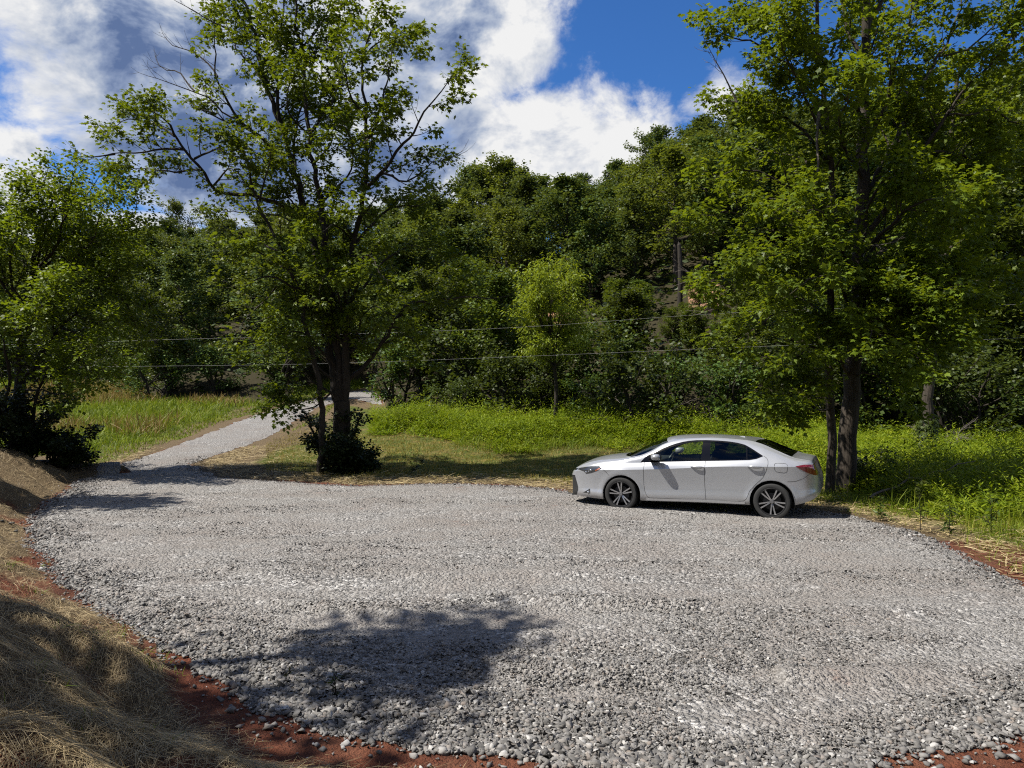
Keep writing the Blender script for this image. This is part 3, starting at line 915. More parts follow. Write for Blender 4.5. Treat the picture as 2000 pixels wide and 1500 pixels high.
# low fans on the left
for pts, o0, o1 in [([(650, 740), (600, 700), (550, 690), (505, 700)], -.2, -1.6), ([(655, 770), (600, 745), (555, 760), (525, 790)], -.2, -1.9), ([(655, 720), (610, 660), (570, 650), (540, 660)], 0, -2.2), ([(655, 760), (620, 790), (590, 800), (560, 790)], 0, -1.2)]:
    p, r = sk.limb(CP(pts, o0, o1), .035, .008, .04)
    dress(sk, p, r, 3.2, .25, .45, 1.0, 4.2, 34, .11)
# bare dead branches against the sky
for pts, o0, o1 in [([(470, 236), (440, 222), (412, 196), (380, 178), (345, 166), (311, 155), (285, 147)], 0, -.8), ([(380, 178), (350, 145), (315, 130), (300, 110)], -.4, .4), ([(455, 60), (410, 40), (375, 20), (345, 2)], 1, 0),
                    ([(600, 170), (612, 115), (628, 55), (645, 20)], 1.5, 2.5), ([(446, 240), (395, 216), (370, 200)], .4, 1), ([(866, 312), (880, 310), (900, 300)], .3, .5), ([(225, 301), (180, 306), (155, 296)], -1, -1.2),
                    ([(425, 150), (390, 110), (340, 90), (320, 70)], 0, .6), ([(540, 560), (500, 600), (470, 640), (480, 680)], -1, -1.4)]:
    p, r = sk.limb(CP(pts, o0, o1), .028, .007, .03, dead=True)
    for q, qr in sk.spread(p, r, 3.2, .15, .4, 1.0, (.4, .9), .45, n=6, dead=True):
        sk.spread(q, qr, 3.5, .3, .15, .45, (.4, .9), .3, n=4, rmin=.004, dead=True)
maple = sk.build('maple_tree', tuple(trunk[0]), BARK_D, LEAF_MAPLE, .106, deadm=BARK)
tag(maple, 'tall airy multi-stemmed maple with bare upper twigs beside the gravel track', 'tree')

# slim stem standing just left of it
sk = Skel(102)
pts = CP([(626, 900), (627, 850), (627, 790), (616, 704), (598, 632), (584, 567), (551, 492), (506, 397), (487, 337), (472, 285), (446, 247), (428, 222), (392, 214)], -.5, -1.5)
pts[0] = toground(pts[0])
p, r = sk.limb(pts, .10, .012, .03)
dress(sk, p, r, 2.1, .30, .6, 1.4, 3.4, 12, .13, leafy=.9)
for pts2, o0, o1 in [([(584, 567), (540, 545), (490, 550), (450, 560)], -1, -2.4), ([(551, 492), (500, 470), (455, 450), (425, 440)], -1, .4), ([(598, 632), (550, 615), (510, 625), (480, 650)], -.8, -2.0), ([(506, 397), (520, 350), (530, 310), (525, 280)], -1.2, -2)]:
    p, r = sk.limb(CP(pts2, o0, o1), .035, .008, .04)
    dress(sk, p, r, 2.4, .2, .5, 1.1, 3.6, 13, .13)
slim = sk.build('maple_sapling', tuple(pts[0]), BARK_D, LEAF_MAPLE, .106)
tag(slim, 'slim leaning maple stem just left of the tall airy maple', 'tree')

# ---- the big maple right of the car with its companion
dR = 16.6
sk = Skel(201)
RP = lambda pts, a=0.0, b=0.0: CP(pts, a, b, dR)
tr = RP([(1652, 965), (1656, 860), (1664, 760), (1672, 640), (1680, 480), (1684, 330), (1688, 180), (1692, 40), (1690, -100), (1688, -240)])
tr[0] = toground(tr[0])
p, r = sk.limb(tr, .215, .06, .02)
dress(sk, p, r, 1.4, .6, .8, 1.6, 3.2, 13, .14)
limbs = [
    ([(1682, 470), (1750, 380), (1800, 300), (1852, 224), (1900, 160), (1950, 110), (1990, 60)], 0, -1.6, .075, 1),
    ([(1684, 400), (1740, 290), (1780, 200), (1830, 110), (1870, 40), (1880, -40)], 0, 1.8, .07, 1),
    ([(1686, 300), (1730, 200), (1750, 120), (1780, 40), (1790, -60)], 0, -1.6, .06, 1),
    ([(1680, 520), (1750, 470), (1820, 440), (1890, 430)], 0, 2.4, .06, 1),
    ([(1676, 580), (1740, 560), (1800, 550), (1860, 570)], 0, -1.2, .05, 1),
    ([(1680, 500), (1740, 440), (1790, 400), (1830, 390)], 0, -2.6, .05, 1),
    ([(1690, 120), (1650, 40), (1620, -40), (1600, -120)], 0, 1.0, .05, 1),
    ([(1690, 60), (1740, -20), (1800, -90), (1860, -150)], 0, .6, .05, 1),
    ([(1686, 240), (1640, 170), (1600, 110), (1570, 40)], 0, -2.2, .05, 1),
    ([(1684, 350), (1650, 290), (1640, 230), (1660, 180)], 0, -2.8, .05, 1),
    ([(1670, 650), (1720, 640), (1760, 650), (1800, 640)], 0, 1.2, .04, 1),
    ([(1666, 740), (1630, 690), (1590, 680), (1550, 700)], 0, -2.0, .04, 1),
    ([(1670, 690), (1690, 640), (1720, 610), (1700, 660)], 0, -2.4, .04, .9),
    ([(1674, 620), (1640, 560), (1600, 540), (1560, 560)], 0, -2.6, .045, 1),
    ([(1676, 560), (1640, 480), (1620, 430), (1590, 400)], 0, -2.4, .045, .9),
    ([(1852, 224), (1900, 220), (1950, 215), (1990, 240)], -.8, -.2, .03, 1),
    ([(1800, 300), (1850, 300), (1900, 310), (1950, 290)], -.6, 1.2, .035, 1),
    ([(1830, 110), (1880, 100), (1930, 60), (1960, 10)], 1.2, 2.0, .03, 1),
    ([(1780, 200), (1740, 130), (1730, 60), (1720, 0)], .9, 2.4, .035, 1),
    ([(1760, 460), (1790, 520), (1830, 540), (1880, 520)], 1.0, .4, .03, 1),
    ([(1672, 620), (1730, 600), (1790, 620), (1840, 650)], 0, .4, .04, 1),
    ([(1674, 600), (1740, 520), (1810, 500), (1880, 520)], 0, -.6, .04, 1),
    ([(1678, 520), (1760, 420), (1840, 380), (1900, 380)], 0, .8, .045, 1),
    ([(1670, 660), (1700, 600), (1740, 590), (1790, 600)], 0, -1.6, .035, 1),
    ([(1680, 440), (1720, 360), (1760, 340), (1800, 350)], 0, -1.8, .04, 1),
    ([(1684, 380), (1740, 330), (1810, 300), (1870, 310)], 0, .2, .04, 1),
    ([(1668, 690), (1700, 660), (1735, 660), (1765, 690)], 0, -1.4, .03, 1),
    ([(1668, 700), (1705, 680), (1745, 690), (1780, 720)], 0, .5, .03, 1),
    ([(1670, 640), (1705, 610), (1750, 610), (1790, 640)], 0, -.6, .035, 1),
    ([(1666, 740), (1690, 730), (1720, 740), (1745, 770)], 0, -1.0, .025, 1),
    ([(1670, 640), (1710, 590), (1770, 600), (1830, 650)], 0, -2.0, .035, 1),
    ([(1672, 600), (1730, 560), (1790, 580), (1850, 620)], 0, -1.2, .035, 1),
    ([(1668, 700), (1700, 650), (1750, 660), (1800, 710)], 0, -2.3, .03, 1),
    ([(1676, 560), (1740, 500), (1800, 510), (1860, 560)], 0, -1.8, .035, 1),
    ([(1674, 600), (1710, 560), (1760, 550), (1800, 580)], 0, -1.9, .035, 1),
]
for pts, o0, o1, r0, lf in limbs:
    p, r = sk.limb(RP(pts, o0, o1), r0, .012, .045)
    dress(sk, p, r, 3.3, .15, .7, 1.6, 4.0, 44, .13, leafy=lf * .96)
for pts in [[(1660, 490), (1640, 470), (1700, 480), (1740, 470)], [(1672, 560), (1650, 540), (1630, 530)]]:
    p, r = sk.limb(RP(pts, -.3, -1.6), .028, .008, .03, dead=True)
    for q, qr in sk.spread(p, r, 3, .2, .3, .7, (.4, .9), .2, n=5, dead=True):
        sk.spread(q, qr, 3.2, .3, .12, .35, (.4, .9), .1, n=4, rmin=.004, dead=True)
bigm = sk.build('maple_tree', tuple(tr[0]), BARK, LEAF_MAPLE2, .108, deadm=TWIG)
tag(bigm, 'big leafy maple with a thick grey trunk standing just behind the car', 'tree')

sk = Skel(202)
tr = RP([(1620, 962), (1624, 860), (1622, 780), (1620, 650), (1624, 520), (1627, 420), (1624, 330), (1612, 230), (1602, 120), (1594, 10), (1588, -100)], -.35, -.6)
tr[0] = toground(tr[0])
p, r = sk.limb(tr, .105, .03, .02)
dress(sk, p, r, 1.6, .55, .7, 1.4, 3.2, 13, .14)
limbs = [
    ([(1625, 500), (1560, 450), (1500, 425), (1440, 415), (1400, 420)], 0, -1.0, .05, 1),
    ([(1620, 320), (1570, 260), (1520, 225), (1470, 205), (1430, 200)], 0, .8, .05, 1),
    ([(1612, 230), (1560, 150), (1500, 100), (1450, 70), (1410, 60)], 0, -.8, .05, 1),
    ([(1602, 120), (1550, 50), (1500, 10), (1440, -30)], 0, .6, .04, 1),
    ([(1624, 580), (1570, 540), (1510, 530), (1450, 545), (1400, 560)], 0, -1.4, .045, 1),
    ([(1621, 660), (1580, 620), (1530, 610), (1480, 640), (1450, 660)], 0, -.4, .04, 1),
    ([(1622, 620), (1570, 590), (1520, 560), (1470, 480)], 0, 1.6, .04, 1),
    ([(1625, 440), (1560, 380), (1510, 350), (1450, 330), (1400, 345)], 0, -.6, .045, 1),
    ([(1624, 380), (1580, 320), (1540, 300), (1480, 290)], 0, 1.9, .04, 1),
    ([(1600, 100), (1560, 20), (1540, -60), (1500, -120)], 0, -1.2, .04, 1),
    ([(1616, 270), (1580, 200), (1550, 130), (1520, 60)], 0, -1.9, .04, 1),
    ([(1622, 800), (1590, 800), (1560, 790), (1530, 800)], 0, -.9, .025, 1),
    ([(1621, 720), (1580, 730), (1545, 770), (1525, 790)], 0, -1.2, .028, 1),
    ([(1627, 420), (1590, 470), (1540, 490), (1480, 500)], 0, -2.0, .03, 1),
]
for pts, o0, o1, r0, lf in limbs:
    p, r = sk.limb(RP(pts, -.4 + o0, -.4 + o1), r0, .010, .045)
    dress(sk, p, r, 3.2, .18, .6, 1.45, 4.0, 44, .13, leafy=lf * .96)
for pts in [[(1604, 200), (1598, 250), (1596, 330), (1590, 416)], [(1597, 330), (1606, 360), (1611, 385)], [(1440, 545), (1400, 550), (1360, 540), (1330, 520)], [(1440, 200), (1400, 120), (1385, 90)], [(1440, 560), (1400, 600), (1370, 610)]]:
    p, r = sk.limb(RP(pts, -1.0, -1.1), .04 if pts[0][0] == 1604 else .022, .012 if pts[0][0] == 1604 else .006, .02, dead=True)
    if pts[0][0] < 1500:
        for q, qr in sk.spread(p, r, 4, .2, .3, .8, (.4, .9), .2, n=5, dead=True):
            sk.spread(q, qr, 3.2, .3, .12, .35, (.4, .9), .1, n=4, rmin=.004, dead=True)
comp = sk.build('maple_tree', tuple(tr[0]), BARK, LEAF_MAPLE2, .106, deadm=TWIG)
tag(comp, 'slimmer maple with a hanging dead limb, left beside the thick grey trunk', 'tree')

# ---- tree with ivy at its foot, further back on the right
dI = 21.0
sk = Skel(203)
IP = lambda pts, a=0.0, b=0.0: CP(pts, a, b, dI)
tr = IP([(1806, 880), (1810, 820), (1818, 740), (1822, 650), (1826, 560), (1835, 460), (1850, 360), (1860, 260), (1870, 160)])
tr[0] = toground(tr[0])
p, r = sk.limb(tr, .165, .05, .03)
dress(sk, p, r, 1.5, .5, .9, 1.8, 3, 12, .16)
for pts, o0, o1, r0 in [([(1830, 520), (1880, 450), (1920, 400), (1980, 360)], 0, -1.5, .06), ([(1840, 430), (1800, 350), (1770, 300), (1740, 280)], 0, 1.5, .06), ([(1835, 470), (1900, 360), (1950, 280), (2000, 230)], 0, 1.2, .06),
                        ([(1826, 560), (1780, 500), (1740, 480)], 0, -1.6, .05), ([(1850, 360), (1880, 300), (1908, 262), (1960, 200)], 0, -1.4, .05), ([(1824, 600), (1870, 560), (1930, 550), (1980, 560)], 0, -1, .045), ([(1858, 280), (1830, 220), (1800, 180)], 0, -1, .04)]:
    p, r = sk.limb(IP(pts, o0, o1), r0, .012, .05)
    dress(sk, p, r, 2.8, .2, .8, 1.8, 3.8, 32, .18)
ivyt = sk.build('broadleaf_tree', tuple(tr[0]), BARK, LEAF_MAPLE, .14)
tag(ivyt, 'dark-crowned tree with a straight sunlit trunk behind the weeds at right', 'tree')
v = []; fw = []
rng = np.random.default_rng(8)
base = tr[0]
n = 1500
a = rng.uniform(0, 6.283, n); hh = rng.random(n) ** 1.3 * 1.5
rr_ = .22 + .16 * (1 - hh / 1.5) + rng.normal(0, .05, n)
P = np.stack([base[0] + np.cos(a) * rr_ + hh * .06, base[1] + np.sin(a) * rr_, base[2] + .1 + hh], -1)
vv, fs = leaves(P, np.stack([np.cos(a) * .4, np.sin(a) * .4, -np.ones(n)], -1) + rng.normal(0, .3, (n, 3)), np.stack([np.cos(a), np.sin(a), np.full(n, .5)], -1), rng.uniform(.07, .13, n), KITE_V, KITE_F)
iv = mesh_np('ivy', vv, fs, LEAF_SHRUB)
tag(iv, 'ivy climbing the foot of the straight sunlit trunk at right', 'ivy')

# ---- dark leafy tree at the left edge
dL = 20.0
sk = Skel(301)
LP = lambda pts, a=0.0, b=0.0: CP(pts, a, b, dL)
tr = LP([(36, 900), (38, 820), (40, 740), (42, 670), (48, 610), (60, 540), (75, 470), (95, 400)])
tr[0] = toground(tr[0])
p, r = sk.limb(tr, .20, .03, .03)
dress(sk, p, r, 2.2, .35, .7, 1.5, 3.4, 16, .16)
for pts, o0, o1, r0 in [([(40, 740), (85, 690), (120, 640), (165, 590), (200, 550), (240, 520)], 0, -1.2, .07), ([(42, 670), (100, 600), (140, 540), (170, 470), (200, 410), (215, 370)], 0, .8, .06), ([(48, 620), (10, 560), (-30, 500), (-70, 450)], 0, -.8, .06),
                        ([(60, 540), (110, 480), (130, 420), (135, 360)], 0, -1.5, .05), ([(60, 540), (30, 470), (20, 420), (10, 390)], 0, 1.2, .05), ([(100, 600), (160, 620), (210, 640), (250, 660)], -.4, .6, .045),
                        ([(120, 640), (180, 660), (220, 690)], -.6, -1.8, .04), ([(40, 720), (90, 720), (140, 700), (180, 720)], 0, -2, .045), ([(40, 700), (-10, 680), (-50, 690)], 0, -1.6, .045), ([(42, 670), (60, 620), (80, 600), (110, 560)], 0, -2.6, .045),
                        ([(75, 470), (50, 420), (70, 380), (90, 350)], 0, -1, .04), ([(170, 470), (220, 440), (250, 420), (262, 400)], .4, -.4, .035), ([(165, 590), (215, 560), (250, 600), (265, 640)], -.8, .9, .04), ([(140, 540), (190, 500), (240, 470), (262, 480)], .5, 1.8, .04), ([(38, 760), (70, 760), (110, 770), (140, 760)], 0, -1.4, .035), ([(40, 640), (0, 600), (-40, 600), (-80, 580)], 0, 1.4, .05),
                        ([(60, 560), (100, 500), (150, 440), (170, 390)], 0, 1.4, .045), ([(60, 540), (90, 450), (95, 410), (70, 385)], 0, -.6, .045), ([(48, 610), (20, 520), (40, 460), (50, 430)], 0, -1.4, .045), ([(60, 550), (130, 520), (180, 460), (190, 420)], 0, -1.6, .045), ([(75, 470), (110, 420), (150, 390), (185, 360)], 0, .4, .04), ([(48, 600), (0, 520), (-20, 450), (-10, 420)], 0, .6, .045), ([(100, 600), (150, 560), (200, 520), (235, 470)], -.4, -.4, .04)]:
    p, r = sk.limb(LP(pts, o0, o1), r0, .01, .05)
    dress(sk, p, r, 3.5, .15, .6, 1.4, 4.4, 50, .14)
for pts, o0, o1 in [([(60, 880), (66, 800), (75, 760), (90, 735)], -.2, -.6), ([(-10, 880), (5, 800), (20, 740), (10, 690)], -.6, -1.4)]:
    q = LP(pts, o0, o1); q[0] = toground(q[0])
    p, r = sk.limb(q, .06, .03, .02)
    dress(sk, p, r, 2.2, .6, .6, 1.2, 3.2, 14, .15)
lt = sk.build('broadleaf_tree', tuple(tr[0]), BARK_D, LEAF_LEFT, .10, V=KITE_V, Fc=KITE_F)
tag(lt, 'dense dark-trunked broadleaf tree at the far left above the bank', 'tree')

# ---- willow-like pale tree in front of the woods
dW = 29.0
sk = Skel(401)
WP = lambda pts, a=0.0, b=0.0: CP(pts, a, b, dW)
tr = WP([(1086, 800), (1085, 740), (1082, 690), (1076, 650), (1066, 610)])
tr[0] = toground(tr[0])
p, r = sk.limb(tr, .10, .04, .03)
for pts, o0, o1 in [([(1085, 730), (1070, 680), (1052, 620), (1040, 570), (1040, 540)], 0, -.5), ([(1084, 700), (1090, 640), (1100, 590), (1112, 550), (1120, 540)], 0, .5), ([(1078, 650), (1075, 600), (1070, 555), (1072, 525)], 0, -.8), ([(1082, 670), (1060, 630), (1035, 600), (1025, 580)], 0, .8), ([(1084, 660), (1110, 620), (1130, 600)], 0, -.8), ([(1076, 600), (1085, 560), (1095, 530)], 0, .9), ([(1083, 700), (1055, 670), (1030, 640), (1022, 620)], 0, -.5), ([(1084, 690), (1112, 660), (1130, 640)], 0, .3), ([(1085, 720), (1065, 700), (1045, 690)], 0, -.7), ([(1085, 715), (1105, 690), (1122, 680)], 0, -.6), ([(1060, 640), (1050, 590), (1055, 550)], -.2, -1.4)]:
    p, r = sk.limb(WP(pts, o0, o1), .045, .01, .03)
    for q, qr in sk.spread(p, r, 9.0, .15, .5, 1.25, (.4, 1.0), .3, n=6):
        q2, _ = sk.shoot(q[-1], q[-1] - q[-2], .35, -1.2, .004, .003, 5)
        sk.leaf(q, 44, .13, .1); sk.leaf(q2, 24, .10, 0)
wil = sk.build('willow_tree', tuple(tr[0]), BARK_D, LEAF_WILLOW, .13, V=LANCE_V * np.array([1.3, 1, 1]), Fc=LANCE_F, drop=.45)
tag(wil, 'pale yellow-green willow-like tree standing out against the dark woods', 'tree')
# ------------------------------------------------------------------ woods: prototypes built once, then copied tree by tree
def proto_tree(seed, h, cw, base, nl, leafn, lsize, mat, bark, name='broadleaf_tree', stems=1, top=1.0, lean=0.0, nsub=6):
    sk = Skel(seed); r = sk.r
    for s in range(stems):
        a0 = r.uniform(0, 6.283)
        off = np.array([math.cos(a0), math.sin(a0), 0]) * (.25 if stems > 1 else 0)
        spread_ = (.28 * h if stems > 1 else lean)
        hs = h * r.uniform(.8, 1.0) if stems > 1 else h
        pts = [off, off + np.array([math.cos(a0) * spread_ * .35, math.sin(a0) * spread_ * .35, hs * .4]), off + np.array([math.cos(a0) * spread_, math.sin(a0) * spread_, hs * .93])]
        p, rr = sk.limb(pts, .016 * h + .03, .02, .05, n=14)
        n = max(3, nl // stems)
        for i in range(n):
            t = base + (1 - base) * (i + r.random()) / n
            f = t * 13; k = min(12, int(f)); b = p[k] * (1 - f + k) + p[k + 1] * (f - k)
            q = (t - base) / (1 - base)
            L = cw * .5 * (math.sin(math.pi * min(1, .18 + .82 * q)) ** .6 * .95 + .12) * r.uniform(.45, 1.35)
            a = i * 2.4 + r.uniform(-.5, .5)
            d = np.array([math.cos(a), math.sin(a), r.uniform(.15, .6) + .9 * q])
            lp, lr = sk.shoot(b, d, L, .35, .012 * L + .012, .008, 6, .05)
            for w, wr in sk.spread(lp, lr, nsub / max(.5, L), .25, .3 * L, .55 * L, (.5, 1.2), .15, n=4, flat=.2):
                sk.leaf(w, max(3, int(leafn * r.uniform(.5, 1.4))), lsize * 1.05, .1)
            sk.leaf(lp, leafn, lsize * 1.2, .5)
    o = sk.build(name, (0, 0, 0), bark, mat, lsize, V=KITE_V * np.array([1.15, 1, 1]), Fc=KITE_F, rcut=.012, tilt=.55)
    return o

# forest heights are scaled at placement
BIG = [proto_tree(500, 12, 7.4, .14, 30, 38, .26, LEAF_FAR, BARK),
       proto_tree(501, 13, 6.8, .18, 30, 38, .26, LEAF_FAR2, BARK),
       proto_tree(502, 11, 7.8, .10, 36, 44, .28, LEAF_FAR, BARK),
       proto_tree(503, 14, 6.8, .24, 34, 44, .27, LEAF_FAR, BARK, lean=1.0)]
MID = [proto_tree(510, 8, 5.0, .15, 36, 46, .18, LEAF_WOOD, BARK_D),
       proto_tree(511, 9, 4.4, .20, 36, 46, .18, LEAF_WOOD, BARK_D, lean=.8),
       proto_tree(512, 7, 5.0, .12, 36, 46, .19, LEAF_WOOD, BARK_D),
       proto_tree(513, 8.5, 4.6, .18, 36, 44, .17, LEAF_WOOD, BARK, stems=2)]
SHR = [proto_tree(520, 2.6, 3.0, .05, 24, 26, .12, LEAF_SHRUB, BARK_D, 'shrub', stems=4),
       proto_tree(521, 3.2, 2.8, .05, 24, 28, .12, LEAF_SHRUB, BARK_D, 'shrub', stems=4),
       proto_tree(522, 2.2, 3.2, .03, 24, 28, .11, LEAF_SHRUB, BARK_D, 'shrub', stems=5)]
used_proto = {}
def put(protos, k, x, y, s, rz, label, cat, group, sx=1.0, name=None):
    pr = protos[k]
    if pr.name not in used_proto:
        used_proto[pr.name] = 1; o = pr
    else:
        o = copy_tree(pr)
    o.location = (x, y, float(H(x, y)) - .12)
    o.rotation_euler = (0, 0, rz)
    o.scale = (s * sx, s * sx, s)
    return tag(o, label, cat, group)

def px_of(x, y): return 1000 + F * x / y
def height_cap(px, y, zg):
    """tallest tree at this bearing and distance that still leaves the hill behind it in view"""
    tab = [(-400, 420), (200, 470), (290, 455), (330, 470), (420, 470), (520, 520), (620, 560), (700, 560), (780, 540), (860, 510), (930, 480), (1000, 560), (1060, 640), (1140, 600), (1220, 560), (1300, 610), (1340, 600), (1400, 612), (1440, 520), (1560, 480), (1700, 420), (1800, 400), (1900, 330), (1980, 340), (2400, 330)]
    yt = interp(px, tab)
    return EYE - (yt - HOR) / F * y - zg

REF = [(-999, 110, 'behind the left-edge tree'), (110, 330, 'behind the left meadow'), (330, 520, 'left of the airy maple'), (520, 760, 'behind the airy maple'),
       (760, 930, 'right of the airy maple'), (930, 1060, 'left of the pale willow'), (1060, 1200, 'right of the pale willow'), (1200, 1330, 'above the car bonnet'),
       (1330, 1450, 'above the car roof'), (1450, 1600, 'above the car boot'), (1600, 1740, 'behind the thick maple trunk'), (1740, 1880, 'beyond the straight ivy-footed trunk'), (1880, 9999, 'at the right edge')]
def ref(px):
    for a, b, s in REF:
        if a <= px < b: return s
rngf = np.random.default_rng(77)
count = 0
# front edge shrubs
xs = []
for row in range(3):
    u = -.80
    while u < .80:
        yw = float(wood_d(u))
        if -.25 < u < -.175: u += .02; continue
        y = yw + (-.2 + row * 1.9) + rngf.normal(0, .5)
        x = u * y
        u += (2.05 + .5 * row) / yw * rngf.uniform(.75, 1.3)
        px = px_of(x, y)
        if row == 0 and rngf.random() < .62: continue
        if row == 1 and rngf.random() < .30: continue
        if 740 < px < 1010 and row < 2 and rngf.random() < .75: continue
        s = rngf.uniform(.7, 1.25) * (1 + .15 * row)
        rowname = ['at the front edge of the woods', 'in the second rank of the thicket', 'deep in the thicket'][row]
        lab = '%s shrub %s %s' % (['bright leafy', 'mid green', 'dark leafy'][row], rowname, ref(px))
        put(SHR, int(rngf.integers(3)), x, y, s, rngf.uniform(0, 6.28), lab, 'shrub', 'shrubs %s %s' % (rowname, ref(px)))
        count += 1
n_shr = count
# trees from the wood edge to the ridge
pts = []
tries = 0
while tries < 30000 and len(pts) < 285:
    tries += 1
    u = rngf.uniform(-.80, .80)
    y0 = float(wood_d(u)) + 2.0; y1 = float(interp(u, RIDGE_R)) + 1
    y = y0 + (y1 - y0) * rngf.random() ** .8
    x = u * y
    far = (y - y0) / (y1 - y0)
    sp = 1.5 + .024 * y
    if any((x - a) ** 2 + (y - b) ** 2 < sp * sp for a, b, _ in pts): continue
    if (.205 < u < .30 or -.01 < u < .10) and abs(y - float(bench_y(u))) < 3.0: continue       # the bare clay bench
    pts.append((x, y, far))
# a closed line of crowns along the ridge
for u in np.arange(-.72, .74, .045):
    R_ = float(interp(u, RIDGE_R)) + rngf.uniform(-2.5, 1)
    x = u * R_
    if any((x - a) ** 2 + (R_ - b) ** 2 < 9 for a, b, _ in pts): continue
    pts.append((x, R_, 1.0))
for x, y, far in pts:
    zg = float(H(x, y)); px = px_of(x, y)
    cap = height_cap(px, y, zg)
    near_ = y < 50
    if near_:
        k = int(rngf.integers(len(MID))); hp = [8, 9, 7, 8.5][k]
        h = min(rngf.uniform(7, 12.5), max(cap * rngf.uniform(.72, 1.0), 2.4))
        pr = MID
    else:
        k = int(rngf.integers(len(BIG))); hp = [12, 13, 11, 14][k]
        h = rngf.uniform(6.5, 9.6) * (1 + .004 * (y - 60)) * (1.3 if rngf.random() < .16 else 1.0)
        pr = BIG
    s = h / hp
    sx = np.clip(1.0 / s, .75, 1.5) ** .6 * rngf.uniform(.85, 1.1)
    if far > .85: zone = 'on the ridge line'; tone = 'dark green'
    elif far > .5: zone = 'high on the wooded slope'; tone = 'dull green'
    elif far > .2: zone = 'halfway up the wooded slope'; tone = 'mid green'
    else: zone = 'at the foot of the woods'; tone = 'leafy green'
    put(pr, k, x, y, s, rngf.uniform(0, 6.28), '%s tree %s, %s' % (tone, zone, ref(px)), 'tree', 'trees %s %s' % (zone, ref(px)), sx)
print('forest', n_shr, len(pts))

# shrub round the foot of the airy maple and other single shrubs
def own_shrub(seed, x, y, h, w, mat, lsize, label, n=26, leafn=34, stems=5, name='shrub'):
    o = proto_tree(seed, h, w, .03, n, leafn, lsize, mat, BARK_D, name, stems=stems)
    o.location = (x, y, float(H(x, y)) - .08)
    return tag(o, label, 'shrub')
b = PX(668, 905, dC)
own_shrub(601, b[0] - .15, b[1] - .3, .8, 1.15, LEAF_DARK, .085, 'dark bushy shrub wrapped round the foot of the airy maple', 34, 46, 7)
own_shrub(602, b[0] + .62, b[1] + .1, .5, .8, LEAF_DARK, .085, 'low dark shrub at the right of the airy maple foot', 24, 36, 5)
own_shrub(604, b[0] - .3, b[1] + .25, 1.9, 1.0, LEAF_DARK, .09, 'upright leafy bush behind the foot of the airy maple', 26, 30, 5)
b = PX(60, 880, dL)
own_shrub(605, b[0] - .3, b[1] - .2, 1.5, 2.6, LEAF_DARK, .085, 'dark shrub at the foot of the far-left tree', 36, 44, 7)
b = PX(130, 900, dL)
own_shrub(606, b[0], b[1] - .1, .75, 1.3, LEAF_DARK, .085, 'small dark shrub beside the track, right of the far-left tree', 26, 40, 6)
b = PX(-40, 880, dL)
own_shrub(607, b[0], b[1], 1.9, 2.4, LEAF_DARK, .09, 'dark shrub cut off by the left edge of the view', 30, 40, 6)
b = pix_ground(1690, 955)
own_shrub(608, b[0] + .1, b[1] + .4, .6, 1.0, LEAF_SHRUB, .08, 'low leafy bush against the thick grey maple trunk', 22, 30, 5)

def single_weed(px, py, h, label, mat=LEAF_SHRUB, seed=0, lean=0.0, nl=60):
    rg = np.random.default_rng(seed)
    g = pix_ground(px, py); x, y = g; z = float(H(x, y))
    root = empty('weed', (x, y, z))
    sk_ = Skel(seed)
    p, rr = sk_.limb([(0, 0, -.03), (lean * .4, 0, h * .5), (lean, .02, h)], .008, .003, .01, n=8)
    for q, qr in sk_.spread(p, rr, 9 / h, .15, h * .18, h * .4, (.5, 1.1), .2, n=4): pass
    v, q = sk_.tubes(sk_.br); mesh_np('stem', v, q, BARK_D, root, smooth=True)
    P = []; Fw = []
    for bp, br in sk_.br:
        for _ in range(max(3, nl // len(sk_.br))):
            t = rg.random(); k = min(len(bp) - 2, int(t * (len(bp) - 1)))
            P.append(bp[k] + (bp[k + 1] - bp[k]) * rg.random()); a = rg.uniform(0, 6.28)
            Fw.append((math.cos(a), math.sin(a), rg.uniform(-.5, .5)))
    P = np.array(P); Fw = np.array(Fw); n = len(P)
    v, fs = leaves(P, Fw, np.array([0, 0, 1.0]) + rg.normal(0, .4, (n, 3)), .13 * min(1.0, h / .4) * rg.uniform(.6, 1.3, n), LANCE_V, LANCE_F)
    mesh_np('leaves', v, fs, mat, root)
    return tag(root, label, 'weed')
single_weed(1798, 1040, .75, 'tall leafy weed on the verge in front of the dark shade', seed=31)
single_weed(1720, 1018, .38, 'small leafy weed on the verge behind the car shadow', seed=32)
single_weed(1935, 1045, .55, 'pointed leafy weed on the verge near the right edge', seed=33)
single_weed(1855, 1050, .45, 'spreading leafy weed between two taller ones on the verge', seed=34)
single_weed(800, 930, .38, 'wilted dark weed leaning over the olive grass beside the middle shrub', LEAF_DARK, 35, .35, 90)
single_weed(655, 1375, .17, 'single upright green shoot among the stones at the pad edge', LEAF_SHRUB, 36, .0, 16)
single_weed(560, 1330, .08, 'tiny green seedling on the red clay at the pad corner', LEAF_SHRUB, 37, .03, 14)

